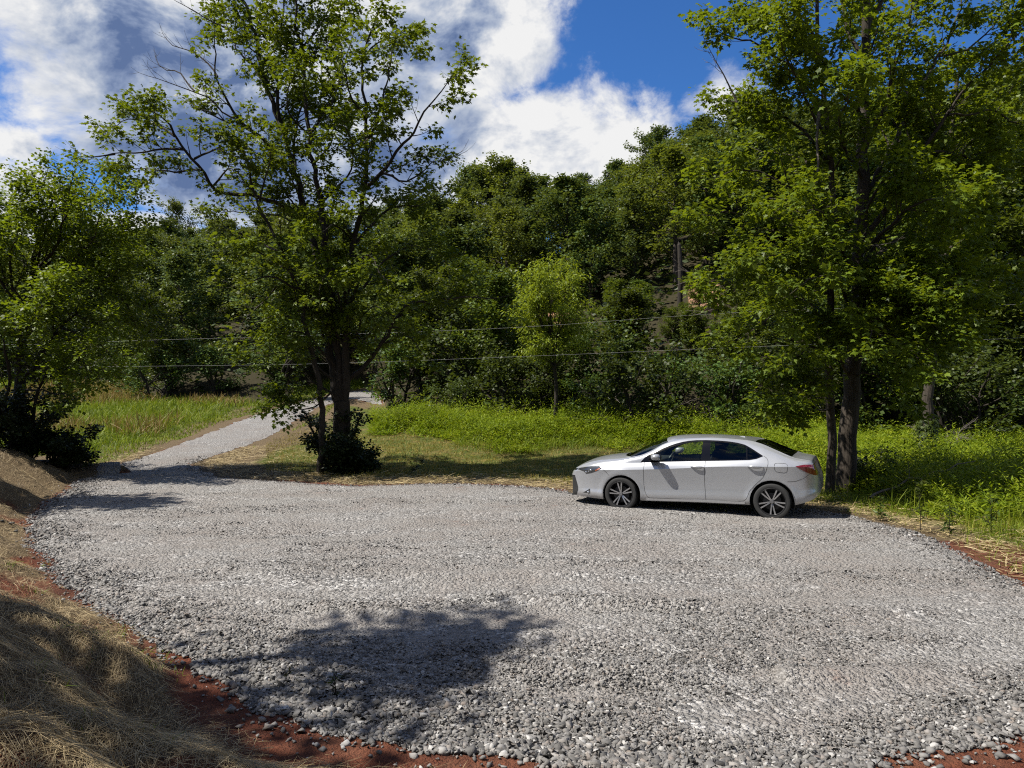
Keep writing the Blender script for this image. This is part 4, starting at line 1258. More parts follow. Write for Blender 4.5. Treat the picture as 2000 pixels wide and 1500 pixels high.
# dead branch lying in the shade on the right, dry brush beyond it
sk = Skel(701)
g0 = pix_ground(1700, 985); g1 = pix_ground(1905, 962)
pts = [(g0[0], g0[1], float(H(*g0)) + .12), ((g0[0] + g1[0]) / 2, (g0[1] + g1[1]) / 2 + .2, float(H(*((g0 + g1) / 2))) + .42), (g1[0], g1[1], float(H(*g1)) + .75)]
p, rr = sk.limb(pts, .032, .012, .05)
for q, qr in sk.spread(p, rr, 1.6, .3, .3, .8, (.4, .8), .3, n=5): pass
root = empty('fallen_branch', pts[0]); v, q = sk.tubes(sk.br)
mesh_np('wood', v - np.array(pts[0]), q, TWIG, root, smooth=True)
tag(root, 'long bare fallen branch lying in the shade right of the thick maple', 'branch')
def brush(seed, px, y, n, h, label):
    sk_ = Skel(seed); x = (px - 1000) / F * y; z = float(H(x, y))
    for i in range(n):
        a = sk_.r.uniform(0, 6.28); d = np.array([math.cos(a), math.sin(a), sk_.r.uniform(.3, 1.6)])
        q, qr = sk_.shoot(np.array([sk_.r.normal(0, .4), sk_.r.normal(0, .4), 0]), d, h * sk_.r.uniform(.6, 1.2), -.5, .016, .005, 7, .08)
        for w, wr in sk_.spread(q, qr, 5, .2, .25, .6, (.4, 1.1), -.1, n=5): sk_.spread(w, wr, 6, .2, .1, .3, (.4, 1.1), 0, n=3, rmin=.004)
    v, q = sk_.tubes(sk_.br)
    o = mesh_np('dry_brush', v, q, TWIG); o.location = (x, y, z)
    return tag(o, label, 'brush')
brush(711, 1850, 24.6, 22, 1.3, 'grey tangle of dry brush beyond the straight ivy-footed trunk')
brush(712, 1455, 26.4, 18, 2.0, 'bare brown brush at the dark wood edge above the car boot')
brush(713, 1240, 29.0, 14, 3.2, 'grey leafless twigs rising from the thicket above the car bonnet')
# bare dark trunk standing in front of the clay bench
def snag(px, y, ytop, r0, label, seed, mat=BARK_D):
    sk_ = Skel(seed); x = (px - 1000) / F * y; z = float(H(x, y))
    h = EYE - (ytop - HOR) / F * y - z
    p, rr = sk_.limb([(0, 0, -.1), (.03, 0, h * .5), (-.02, .05, h)], r0, r0 * .75, .01, n=12)
    for q, qr in sk_.spread(p, rr, .5, .5, .3, .8, (.8, 1.3), .1, n=4): pass
    v, q = sk_.tubes(sk_.br)
    o = mesh_np('bare_trunk', v, q, mat, smooth=True); o.location = (x, y, z)
    return tag(o, label, 'tree trunk')
snag(1328, 45.0, 478, .17, 'black bare tree trunk standing before the orange clay bench', 721)
snag(962, 36.0, 575, .09, 'pale thin bare trunk left of the willow', 722, TWIG)

# trees outside the frame at left whose shade falls on the bank and the pad
def shade_tree(seed, x, y, h, cw, label, base, nl, leafn):
    o = proto_tree(seed, h, cw, base, nl, leafn, .2, LEAF_WOOD, BARK)
    o.location = (x, y, float(H(x, y)) - .1)
    return tag(o, label, 'tree')
SHADE = [(801, -8.95, 4.95, 12.2, 1.9, 'tall slender tree on the bank left of the viewpoint, shading the near gravel', .86, 14, 15),
         (802, -9.0, 3.9, 9.0, 3.6, 'broadleaf tree on the bank left of the viewpoint, shading the near straw', .35, 26, 15),
         (805, -8.4, 2.5, 9.6, 3.8, 'broadleaf tree on the bank just behind the viewpoint, dappling the nearest straw', .35, 20, 6),
         (803, -14.4, 13.6, 9.6, 3.0, 'broadleaf tree beyond the left edge, shading the far corner of the pad', .40, 22, 20),
         (804, -17.0, 18.6, 9.5, 4.2, 'broadleaf tree beside the far-left tree, shading the track', .30, 26, 20)]
for a in SHADE:
    o = shade_tree(*a)
    if a[0] == 801: o.scale = (.6, 1.3, 1)

# unseen trees added behind the viewpoint to cut sky light and darken window reflections
for i in range(30):
    a = math.radians(100 + i * 160 / 29 + rngf.uniform(-2, 2)) + math.pi * .0
    rr_ = rngf.uniform(17, 25)
    x, y = rr_ * math.sin(a + math.radians(0)), rr_ * math.cos(a)
    if x < -6 and y > -6: continue
    k = int(rngf.integers(4)); o = copy_tree(BIG[k]); s = rngf.uniform(.95, 1.35)
    o.location = (x, y, float(H(x, y)) - .1); o.scale = (s, s, s); o.rotation_euler = (0, 0, rngf.uniform(0, 6.28))
    tag(o, 'unseen broadleaf tree added behind the viewpoint', 'tree', 'added trees behind the viewpoint')

for i in range(26):                                   # woods going on past the left edge of the view
    u = rngf.uniform(-1.45, -.82); y = rngf.uniform(44, 85); x = u * y
    k = int(rngf.integers(4)); o = copy_tree(BIG[k]); s = rngf.uniform(.8, 1.1)
    o.location = (x, y, float(H(x, y)) - .1); o.scale = (s, s, s); o.rotation_euler = (0, 0, rngf.uniform(0, 6.28))
    tag(o, 'broadleaf tree of the woods continuing past the left edge of the view', 'tree', 'woods past the left edge')

# overhead wires
WIRE = simple('bare_wire', (.28, .28, .28), .7)
def wire(pp, y0, y1, label):
    ctrl = [PX(px, py, y0 + (y1 - y0) * i / (len(pp) - 1)) for i, (px, py) in enumerate(pp)]
    a, b = ctrl[0], ctrl[-1]
    ext = [a + (a - ctrl[1]) * 1.2 + np.array([0, 0, .8])] + ctrl + [b + (b - ctrl[-2]) * 1.2 + np.array([0, 0, .8])]
    sk_ = Skel(1); p = resample(ext, 90)
    v, q = sk_.tubes([(p, np.full(90, .0023))])
    o = mesh_np('overhead_wire', v, q, WIRE, smooth=True)
    tag(o, label, 'wire')
wire([(-40, 672), (300, 664), (600, 655), (1000, 640), (1390, 613), (1700, 600), (2050, 590)], 27, 23.5, 'upper of two thin overhead wires crossing before the woods')
wire([(-40, 722), (150, 717), (600, 711), (1000, 697), (1310, 684), (1700, 668), (2050, 655)], 26.5, 23.5, 'lower of two thin overhead wires crossing before the woods')
# ------------------------------------------------------------------ the silver saloon
def pchip(tab):
    a = np.array(tab, float); X, Y = a[:, 0], a[:, 1]
    h = np.diff(X); dl = np.diff(Y) / h
    m = np.zeros(len(X)); m[0], m[-1] = dl[0], dl[-1]
    for i in range(1, len(X) - 1):
        if dl[i - 1] * dl[i] > 0:
            w1 = 2 * h[i] + h[i - 1]; w2 = h[i] + 2 * h[i - 1]
            m[i] = (w1 + w2) / (w1 / dl[i - 1] + w2 / dl[i])
    def f(x):
        x = np.clip(np.asarray(x, float), X[0], X[-1])
        k = np.clip(np.searchsorted(X, x, side='right') - 1, 0, len(X) - 2)
        t = (x - X[k]) / h[k]
        return (Y[k] * (2 * t ** 3 - 3 * t ** 2 + 1) + h[k] * m[k] * (t ** 3 - 2 * t ** 2 + t) + Y[k + 1] * (-2 * t ** 3 + 3 * t ** 2) + h[k] * m[k + 1] * (t ** 3 - t ** 2))
    return f
c_W = pchip([(-.20, .06), (-.197, .2), (-.185, .36), (-.16, .48), (-.10, .567), (-.03, .627), (.05, .685), (.2, .768), (.4, .832), (.7, .872), (1.0, .883), (1.6, .886), (3.3, .886), (3.75, .880), (4.0, .858), (4.18, .815), (4.30, .745), (4.37, .66), (4.41, .53), (4.432, .36), (4.44, .08)])
c_bot = pchip([(-.20, .30), (-.19, .17), (-.16, .125), (-.08, .135), (.08, .155), (.36, .148), (.61, .14), (1.36, .16), (1.55, .165), (2.38, .19), (3.31, .205), (4.01, .242), (4.2, .29), (4.36, .37), (4.42, .43), (4.44, .50)])
c_crs = pchip([(-.20, .40), (-.17, .50), (-.1, .575), (0, .63), (.4, .69), (.9, .715), (1.4, .744), (2.26, .811), (2.54, .838), (3.22, .877), (3.67, .889), (4.0, .90), (4.2, .90), (4.33, .86), (4.40, .70), (4.44, .55)])
c_belt = pchip([(-.20, .42), (-.17, .52), (-.13, .60), (-.05, .665), (.2, .745), (.5, .80), (.9, .835), (1.35, .866), (1.7, .892), (2.38, .932), (2.82, .955), (3.29, .982), (3.54, 1.0), (3.8, .995), (4.02, .985), (4.2, .965), (4.31, .93), (4.35, .85), (4.40, .715), (4.44, .56)])
c_rz = pchip([(-.20, .43), (-.17, .535), (-.13, .615), (-.05, .68), (.05, .728), (.25, .80), (.55, .868), (.964, .918), (1.128, .950), (1.315, .992), (1.491, 1.070), (1.722, 1.205), (1.911, 1.276), (2.1, 1.312), (2.321, 1.331), (2.644, 1.344), (3.05, 1.325), (3.25, 1.308), (3.45, 1.262), (3.714, 1.158), (3.983, 1.05), (4.06, 1.028), (4.2, 1.006), (4.29, .985), (4.325, .93), (4.35, .86), (4.40, .725), (4.44, .565)])
c_ry = pchip([(-.20, .04), (-.197, .16), (-.185, .30), (-.16, .40), (-.1, .49), (-.05, .537), (.0, .577), (.2, .64), (.5, .695), (.93, .735), (1.15, .752), (1.315, .748), (1.5, .705), (1.722, .648), (1.911, .607), (2.1, .585), (2.4, .573), (3.0, .568), (3.3, .585), (3.55, .625), (3.8, .672), (4.0, .692), (4.15, .682), (4.26, .655), (4.33, .58), (4.37, .52), (4.41, .42), (4.44, .06)])
c_cz = pchip([(-.20, .44), (-.17, .56), (-.13, .645), (-.09, .69), (.05, .785), (.33, .893), (.61, .945), (.79, .965), (.94, .985), (1.29, 1.15), (1.56, 1.265), (1.70, 1.315), (1.95, 1.358), (2.25, 1.373), (2.54, 1.374), (2.96, 1.357), (3.14, 1.336), (3.30, 1.300), (3.54, 1.182), (3.80, 1.070), (3.94, 1.045), (4.05, 1.048), (4.2, 1.038), (4.29, 1.015), (4.315, .955), (4.35, .87), (4.40, .735), (4.44, .57)])
WHL = [(.965, .262), (3.668, .283)]

def section(s):
    W = float(c_W(s)); zb = float(c_bot(s)); zc = float(c_crs(s)); zl = float(c_belt(s)); rz = float(c_rz(s)); ry = min(float(c_ry(s)), W * .95); cz = float(c_cz(s))
    k = W / .886
    cp = [(0, zb + .03), (W - .16 * k, zb + .025), (W - .05 * k, zb), (W - .020 * k, zb + .05 * min(1, (zc - zb) / .3)), ]
    d = zc - zb
    cp += [(W - .012 * k, zb + .20 * d), (W - .026 * k, zb + .34 * d), (W - .026 * k, zb + .56 * d), (W - .010 * k, zb + .86 * d), (W, zc)]
    d2 = zl - zc
    cp += [(W - .027 * k, zc + .45 * d2), (W - .066 * k, zl)]
    yl = W - .066 * k
    cp += [(yl + (ry - yl) * .30 + .006 * k, zl + (rz - zl) * .36), (yl + (ry - yl) * .64 + .008 * k, zl + (rz - zl) * .72), (ry + .012 * k, rz - .016 * min(1, (rz - zl) / .1)), (ry - .018 * k, rz + .006)]
    for q in (.80, .55, .28, 0):
        cp.append((ry * q, rz + (cz - rz) * (1 - (q) ** 2.2)))
    return cp
NROW = len(section(1.0))
SUB = 3
def densify(cp, brk):
    out = []; rows = []
    n = len(cp)
    for i in range(n - 1):
        p0 = cp[i - 1] if i > 0 and i not in brk else (2 * cp[i][0] - cp[i + 1][0], 2 * cp[i][1] - cp[i + 1][1])
        p3 = cp[i + 2] if i + 2 < n and (i + 1) not in brk else (2 * cp[i + 1][0] - cp[i][0], 2 * cp[i + 1][1] - cp[i][1])
        for j in range(SUB):
            t = j / SUB
            q = []
            for c in range(2):
                a, b, cc, d = p0[c], cp[i][c], cp[i + 1][c], p3[c]
                q.append(.5 * (2 * b + (cc - a) * t + (2 * a - 5 * b + 4 * cc - d) * t * t + (3 * b - a - 3 * cc + d) * t ** 3))
            out.append(q); rows.append(i)
    out.append(list(cp[-1])); rows.append(n - 1)
    return np.array(out), rows
ST = np.concatenate([np.linspace(-.20, -.10, 24)[:-1], np.linspace(-.10, 4.2, 150)[:-1], np.linspace(4.2, 4.44, 34)])
G = []
for s in ST:
    g, ROWS = densify(section(s), (2, 8, 10, 14))
    y, z = g[:, 0].copy(), g[:, 1].copy()
    for i, (ws, wz) in enumerate(WHL):            # swollen lip round each wheel opening
        r = np.hypot(s - ws, z - wz)
        fl = .014 * np.exp(-((r - .385) / .05) ** 2) * (y > .5) * (z > wz - .1) * (z < .78)
        y = y + fl
    y = np.maximum(y, 0)
    G.append(np.stack([np.full(len(y), s), y, z], -1))
G = np.array(G)
ns_, nr_ = G.shape[:2]
bm = bmesh.new()
lay = bm.faces.layers.int.new('row')
vs = [[bm.verts.new(G[i, j]) for j in range(nr_)] for i in range(ns_)]
for i in range(ns_ - 1):
    for j in range(nr_ - 1):
        try:
            f = bm.faces.new((vs[i][j], vs[i][j + 1], vs[i + 1][j + 1], vs[i + 1][j]))
            f[lay] = ROWS[j]
        except ValueError: pass
bmesh.ops.remove_doubles(bm, verts=bm.verts, dist=1e-5)
FULL = BVHTree.FromBMesh(bm)                      # uncut skin, for laying seams and lamps onto

def P2(co, ax): return (co.x, co.z) if ax == 'y' else ((co.x, co.y) if ax == 'z' else (co.y, co.z))
def cut(poly, ax, rows=(0, 99), srange=None):
    xs_ = [p[0] for p in poly]; ys_ = [p[1] for p in poly]
    bb = (min(xs_) - .02, max(xs_) + .02, min(ys_) - .02, max(ys_) + .02)
    cand = set()
    for f in bm.faces:
        if not rows[0] <= f[lay] <= rows[1]: continue
        c = f.calc_center_median()
        if srange and not srange[0] <= c.x <= srange[1]: continue
        a, b = P2(c, ax)
        if bb[0] - .05 < a < bb[1] + .05 and bb[2] - .05 < b < bb[3] + .05: cand.add(f)
    n = len(poly)
    for i in range(n):
        p, q = poly[i], poly[(i + 1) % n]
        e0, e1 = min(p[0], q[0]) - .004, max(p[0], q[0]) + .004
        g0, g1 = min(p[1], q[1]) - .004, max(p[1], q[1]) + .004
        sel = []
        for f in cand:
            if not f.is_valid: continue
            pp = [P2(v.co, ax) for v in f.verts]
            if max(a for a, b in pp) >= e0 and min(a for a, b in pp) <= e1 and max(b for a, b in pp) >= g0 and min(b for a, b in pp) <= g1: sel.append(f)
        if not sel: continue
        nx_, ny_ = -(q[1] - p[1]), q[0] - p[0]
        if ax == 'y': co = (p[0], 0, p[1]); no = (nx_, 0, ny_)
        elif ax == 'z': co = (p[0], p[1], 0); no = (nx_, ny_, 0)
        else: co = (0, p[0], p[1]); no = (0, nx_, ny_)
        geom = list(sel) + list({e for f in sel for e in f.edges}) + list({v for f in sel for v in f.verts})
        r = bmesh.ops.bisect_plane(bm, geom=geom, dist=1e-6, plane_co=co, plane_no=no)
        cand = {f for f in cand if f.is_valid} | {g for g in r['geom'] if isinstance(g, bmesh.types.BMFace)}
def inpoly(a, b, poly):
    c = False; n = len(poly)
    for i in range(n):
        ax_, ay_ = poly[i]; bx_, by_ = poly[(i + 1) % n]
        if (ay_ > b) != (by_ > b) and a < (bx_ - ax_) * (b - ay_) / (by_ - ay_) + ax_: c = not c
    return c
def arc(cx, cz, r, n=40): return [(cx + r * math.cos(2 * math.pi * i / n), cz + r * math.sin(2 * math.pi * i / n)) for i in range(n)]

ARCH = [arc(.985, .255, .365), arc(3.668, .283, .368)]
DLO = [(1.337, .866), (1.342, .884), (1.397, .948), (1.497, 1.032), (1.615, 1.088), (1.73, 1.14), (1.85, 1.19), (1.96, 1.228), (2.086, 1.264), (2.2, 1.284), (2.325, 1.298), (2.51, 1.305), (2.72, 1.302), (2.919, 1.290), (3.06, 1.272), (3.189, 1.243), (3.28, 1.2), (3.367, 1.151), (3.522, 1.059), (3.41, 1.008), (3.289, .984), (2.818, .955), (2.53, .940), (2.369, .931), (1.701, .892), (1.513, .876)]
GL_F = [(1.545, .905), (1.56, .985), (1.611, 1.030), (1.738, 1.098), (1.86, 1.152), (1.973, 1.194), (2.15, 1.24), (2.311, 1.264), (2.454, 1.276), (2.446, .956), (2.3, .945), (1.9, .922)]
GL_R = [(2.609, .968), (2.590, 1.275), (2.8, 1.272), (3.004, 1.254), (3.212, 1.212), (3.235, .992), (2.9, .978)]
GL_Q = [(3.256, .996), (3.236, 1.198), (3.30, 1.165), (3.368, 1.125), (3.478, 1.058), (3.38, 1.020)]
DOOR_F = [(1.42, .700), (1.405, .70), (1.41, .46), (1.43, .338), (1.48, .242), (1.53, .222), (2.0, .234), (2.548, .240), (2.525, .50), (2.520, .70), (2.535, .944), (2.515, 1.304), (2.325, 1.298), (2.086, 1.264), (1.85, 1.19), (1.615, 1.088), (1.497, 1.032), (1.397, .948), (1.342, .884), (1.337, .866), (1.415, .869)]
DOOR_R = [(2.548, .240), (3.10, .252), (3.20, .272), (3.25, .315), (3.30, .452), (3.42, .592), (3.52, .690), (3.575, .813), (3.605, .93), (3.60, .985), (3.575, 1.03), (3.522, 1.059), (3.367, 1.151), (3.28, 1.2), (3.189, 1.243), (2.919, 1.290), (2.72, 1.302), (2.515, 1.304), (2.535, .944), (2.520, .70), (2.525, .50)]
HEAD = [(-.02, .668), (.13, .705), (.30, .738), (.42, .766), (.53, .773), (.585, .722), (.45, .655), (.36, .622), (.25, .600), (.19, .648), (.10, .662)]
TAIL = [(4.05, .908), (4.12, .925), (4.19, .937), (4.345, .937), (4.345, .93), (4.42, .88), (4.42, .765), (4.35, .757), (4.25, .792), (4.15, .845)]
TAIL_B = [(.38, .765), (.38, .90), (.9, .94), (.9, .755)]
FOG = [(.17, .232), (.25, .275), (.335, .325), (.345, .228)]
GRILLE = [(-.01, .13), (.595, .13), (.65, .20), (.672, .26), (.648, .36), (.622, .47), (.61, .545), (-.01, .555)]
SLOT = [(-.01, .600), (.63, .650), (.63, .688), (-.01, .638)]
for a in ARCH: cut(a, 'y', (0, 9))
cut(DLO, 'y', (9, 15)); cut(GL_F, 'y', (9, 15)); cut(GL_R, 'y', (9, 15)); cut(GL_Q, 'y', (9, 15))
cut(DOOR_F, 'y', (2, 15)); cut(DOOR_R, 'y', (2, 15))
cut(HEAD, 'y', (5, 17), (-.3, .7)); cut(TAIL, 'y', (4, 17), (4.0, 4.45)); cut(FOG, 'y', (3, 9), (0, .5))
cut(GRILLE, 'x', (0, 17), (-.36, .12)); cut(SLOT, 'x', (0, 18), (-.36, .12))
WS_B = [(.90, -.01), (.905, .25), (.945, .45), (1.02, .60), (1.12, .72), (1.2, .80), (1.9, .80), (1.76, .5), (1.715, .3), (1.695, -.01)]
RG_B = [(3.32, -.01), (3.33, .3), (3.38, .56), (3.38, .75), (3.97, .75), (3.965, .5), (3.955, -.01)]
cut(WS_B, 'z', (14, 18)); cut(RG_B, 'z', (14, 18))

groups = {}
for f in bm.faces:
    c = f.calc_center_median(); r = f[lay]
    sz_ = (c.x, c.z); side = r <= 14
    g = 'body'
    if r <= 9 and any(inpoly(*sz_, a) for a in ARCH): continue
    if r == 0 and .2 < c.x < 4.2: g = 'under'
    elif 9 <= r <= 14 and inpoly(*sz_, GL_F): g = 'glass_f'
    elif 9 <= r <= 14 and inpoly(*sz_, GL_R): g = 'glass_r'
    elif 9 <= r <= 14 and inpoly(*sz_, GL_Q): g = 'glass_q'
    elif 9 <= r <= 14 and inpoly(*sz_, DLO): g = 'trim_f' if c.x < 2.523 else 'trim_r'
    elif 2 <= r <= 14 and inpoly(*sz_, DOOR_F): g = 'door_f'
    elif 2 <= r <= 14 and inpoly(*sz_, DOOR_R): g = 'door_r'
    elif 5 <= r <= 17 and c.x < .7 and c.y > .46 and inpoly(*sz_, HEAD): g = 'head'
    elif 4 <= r <= 17 and c.x > 4.0 and inpoly(*sz_, TAIL) and (c.x < 4.33 or inpoly(c.y, c.z, TAIL_B)): g = 'tail'
    elif 3 <= r <= 9 and c.x < .5 and inpoly(*sz_, FOG): g = 'fog'
    elif c.x < .12 and inpoly(c.y, c.z, GRILLE) and r <= 17: g = 'grille'
    elif c.x < .12 and inpoly(c.y, c.z, SLOT): g = 'slot'
    elif r >= 14 and inpoly(c.x, c.y, WS_B): g = 'windshield'
    elif r >= 14 and inpoly(c.x, c.y, RG_B): g = 'rear_glass'
    groups.setdefault(g, []).append(f)

# materials
def car_paint():
    m = new_mat('silver_paint'); t = NT(m.node_tree)
    co = t.objco()
    n = t.noise(co, 3, 3)
    sp = t.add('ShaderNodeSeparateXYZ'); t.l.new(co, sp.inputs[0])
    dirt = t.math('MULTIPLY', t.sstep(sp.outputs[2], .42, .12), t.math('MULTIPLY_ADD', n, .8, .1))
    base = t.mix(t.math('MULTIPLY', n, .3), (.345, .355, .375), (.30, .31, .33))
    base = t.mix(t.math('MULTIPLY', dirt, .45), base, (.30, .25, .21))
    rg = t.math('MULTIPLY_ADD', dirt, .3, .25)
    p = t.principled(**{'Base Color': base, 'Metallic': .45, 'Roughness': rg, 'Coat Weight': .7, 'Coat Roughness': .05, 'Specular IOR Level': .5})
    t.out(p.outputs[0]); return m
PAINT = car_paint()
BLACK = simple('gloss_black_trim', (.004, .004, .005), .14, **{'Specular IOR Level': .25})
MATTE = simple('matt_black_plastic', (.012, .012, .012), .65)
RUBB = simple('tyre_rubber', (.016, .016, .016), .8)
SEAM = simple('dark_seam', (.02, .02, .02), .8)
ALLOY = simple('machined_alloy', (.46, .46, .47), .33, .9)
DALLOY = simple('dark_alloy', (.03, .03, .032), .4, .6)
CHROME = simple('chrome', (.75, .76, .78), .12, 1.0)
SEATM = simple('seat_cloth', (.018, .018, .02), .9)
LAMP_D = simple('headlamp_housing', (.035, .037, .04), .15, .3, 1.0)
LAMP_W = simple('headlamp_reflector', (.40, .42, .45), .15, .9, 1.0)
AMBER = simple('amber_reflector', (.30, .07, .02), .25, 0, 1.0)
RED = simple('tail_lamp_red', (.11, .003, .004), .12, 0, 1.0)
def glass_mat(name, tint, gloss_lo=.06):
    m = new_mat(name); t = NT(m.node_tree)
    tr = t.add('ShaderNodeBsdfTransparent'); tr.inputs[0].default_value = tuple(tint) + (1,)
    gl = t.add('ShaderNodeBsdfGlossy'); gl.inputs['Roughness'].default_value = .02; gl.inputs[0].default_value = (.9, .95, 1, 1)
    fr = t.add('ShaderNodeFresnel'); fr.inputs[0].default_value = 1.5
    ms = t.add('ShaderNodeMixShader')
    t.l.new(t.math('MULTIPLY', fr.outputs[0], .55, clamp=True), ms.inputs[0]); t.l.new(tr.outputs[0], ms.inputs[1]); t.l.new(gl.outputs[0], ms.inputs[2])
    t.out(ms.outputs[0]); return m
GL_CLEAR = glass_mat('clear_door_glass', (.86, .90, .86))
GL_TINT = glass_mat('tinted_rear_glass', (.22, .27, .30), .06)
GL_DARK = glass_mat('dark_quarter_glass', (.05, .06, .07), .05)
GL_WIND = glass_mat('windscreen_glass', (.42, .50, .47), .06)

car = empty('parked_car', (1.545, 15.216, 0), math.atan2(-.430, .903))
tag(car, 'silver four-door saloon car parked at the far edge of the gravel pad', 'car')

def part_from(gname, name, mats, parent, sgn, off=0.0, extra=None):
    """mesh from face groups; sgn -1 camera side, +1 far side, 0 both joined"""
    nb = bmesh.new(); vm = {}
    sides = (-1, 1) if sgn == 0 else (sgn,)
    gl = gname if isinstance(gname, list) else [gname]
    for sg in sides:
        vm = {}
        for mi, g in enumerate(gl):
            for f in groups.get(g, []):
                vv = []
                for v in f.verts:
                    if v not in vm:
                        n = v.normal * off
                        vm[v] = nb.verts.new((v.co.x + n.x, (v.co.y + n.y) * sg, v.co.z + n.z))
                    vv.append(vm[v])
                if sg == -1: pass
                else: vv = vv[::-1]
                try:
                    nf = nb.faces.new(vv); nf.material_index = mi; nf.smooth = True
                except ValueError: pass
    if sgn == 0: bmesh.ops.remove_doubles(nb, verts=nb.verts, dist=2e-5)
    bmesh.ops.recalc_face_normals(nb, faces=nb.faces)
    me = bpy.data.meshes.new(name); nb.to_mesh(me); nb.free()
    for m in mats: me.materials.append(m)
    me.set_sharp_from_angle(angle=rad(20))
    return link(bpy.data.objects.new(name, me), parent)
bm.normal_update()
body = part_from(['body', 'under'], 'body', [PAINT, MATTE], car, 0)
part_from('windshield', 'windshield', [GL_WIND], car, 0)
part_from('rear_glass', 'rear_window', [GL_DARK], car, 0)
part_from(['grille', 'slot'], 'grille', [MATTE, BLACK], car, 0, -.012)

def bm_obj(name, nb, mat, parent, smooth=True, ang=35):
    bmesh.ops.recalc_face_normals(nb, faces=nb.faces)
    for f in nb.faces: f.smooth = smooth
    me = bpy.data.meshes.new(name); nb.to_mesh(me); nb.free()
    if mat is not None: me.materials.append(mat)
    if smooth: me.set_sharp_from_angle(angle=rad(ang))
    return link(bpy.data.objects.new(name, me), parent)
def skin_pt(s, z, off=.002):
    h = FULL.ray_cast(Vector((s, 1.5, z)), Vector((0, -1, 0)))
    if h[0] is None: return None
    n = h[1]
    if n.y < 0: n = -n
    return h[0] + n * off, n
def seam_bm(nb, line, sg, w=.006, step=.02, off=.0018, mi=0):
    pts = []
    for (a, b), (c, d) in zip(line[:-1], line[1:]):
        m = max(1, int(math.hypot(c - a, d - b) / step))
        for i in range(m): pts.append((a + (c - a) * i / m, b + (d - b) * i / m))
    pts.append(line[-1])
    q = [skin_pt(*p, off) for p in pts]
    q = [x for x in q if x is not None]
    prev = None
    for i in range(len(q)):
        a = q[max(0, i - 1)][0]; b = q[min(len(q) - 1, i + 1)][0]
        t = (b - a)
        if t.length < 1e-6: continue
        sd_ = q[i][1].cross(t.normalized()) * w * .5
        p1, p2 = q[i][0] + sd_, q[i][0] - sd_
        v = [nb.verts.new((p.x, p.y * sg, p.z)) for p in (p1, p2)]
        if prev:
            f = nb.faces.new((prev[0], prev[1], v[1], v[0])); f.material_index = mi
        prev = v
def box_bm(nb, lo, hi, bev=0.0, sg=1):
    vsx = [nb.verts.new((x, y * sg, z)) for x in (lo[0], hi[0]) for y in (lo[1], hi[1]) for z in (lo[2], hi[2])]
    fs = [(0, 1, 3, 2), (4, 6, 7, 5), (0, 4, 5, 1), (2, 3, 7, 6), (0, 2, 6, 4), (1, 5, 7, 3)]
    faces = [nb.faces.new([vsx[i] for i in f]) for f in fs]
    if bev > 0:
        ed = list({e for f in faces for e in f.edges})
        bmesh.ops.bevel(nb, geom=ed, offset=bev, segments=3, affect='EDGES', profile=.5)
def loft_bm(nb, rings, cap=True):
    prev = None; first = None
    for r in rings:
        v = [nb.verts.new(p) for p in r]
        if prev:
            for i in range(len(v)): nb.faces.new((prev[i], prev[(i + 1) % len(v)], v[(i + 1) % len(v)], v[i]))
        else: first = v
        prev = v
    if cap: nb.faces.new(first[::-1]); nb.faces.new(prev)

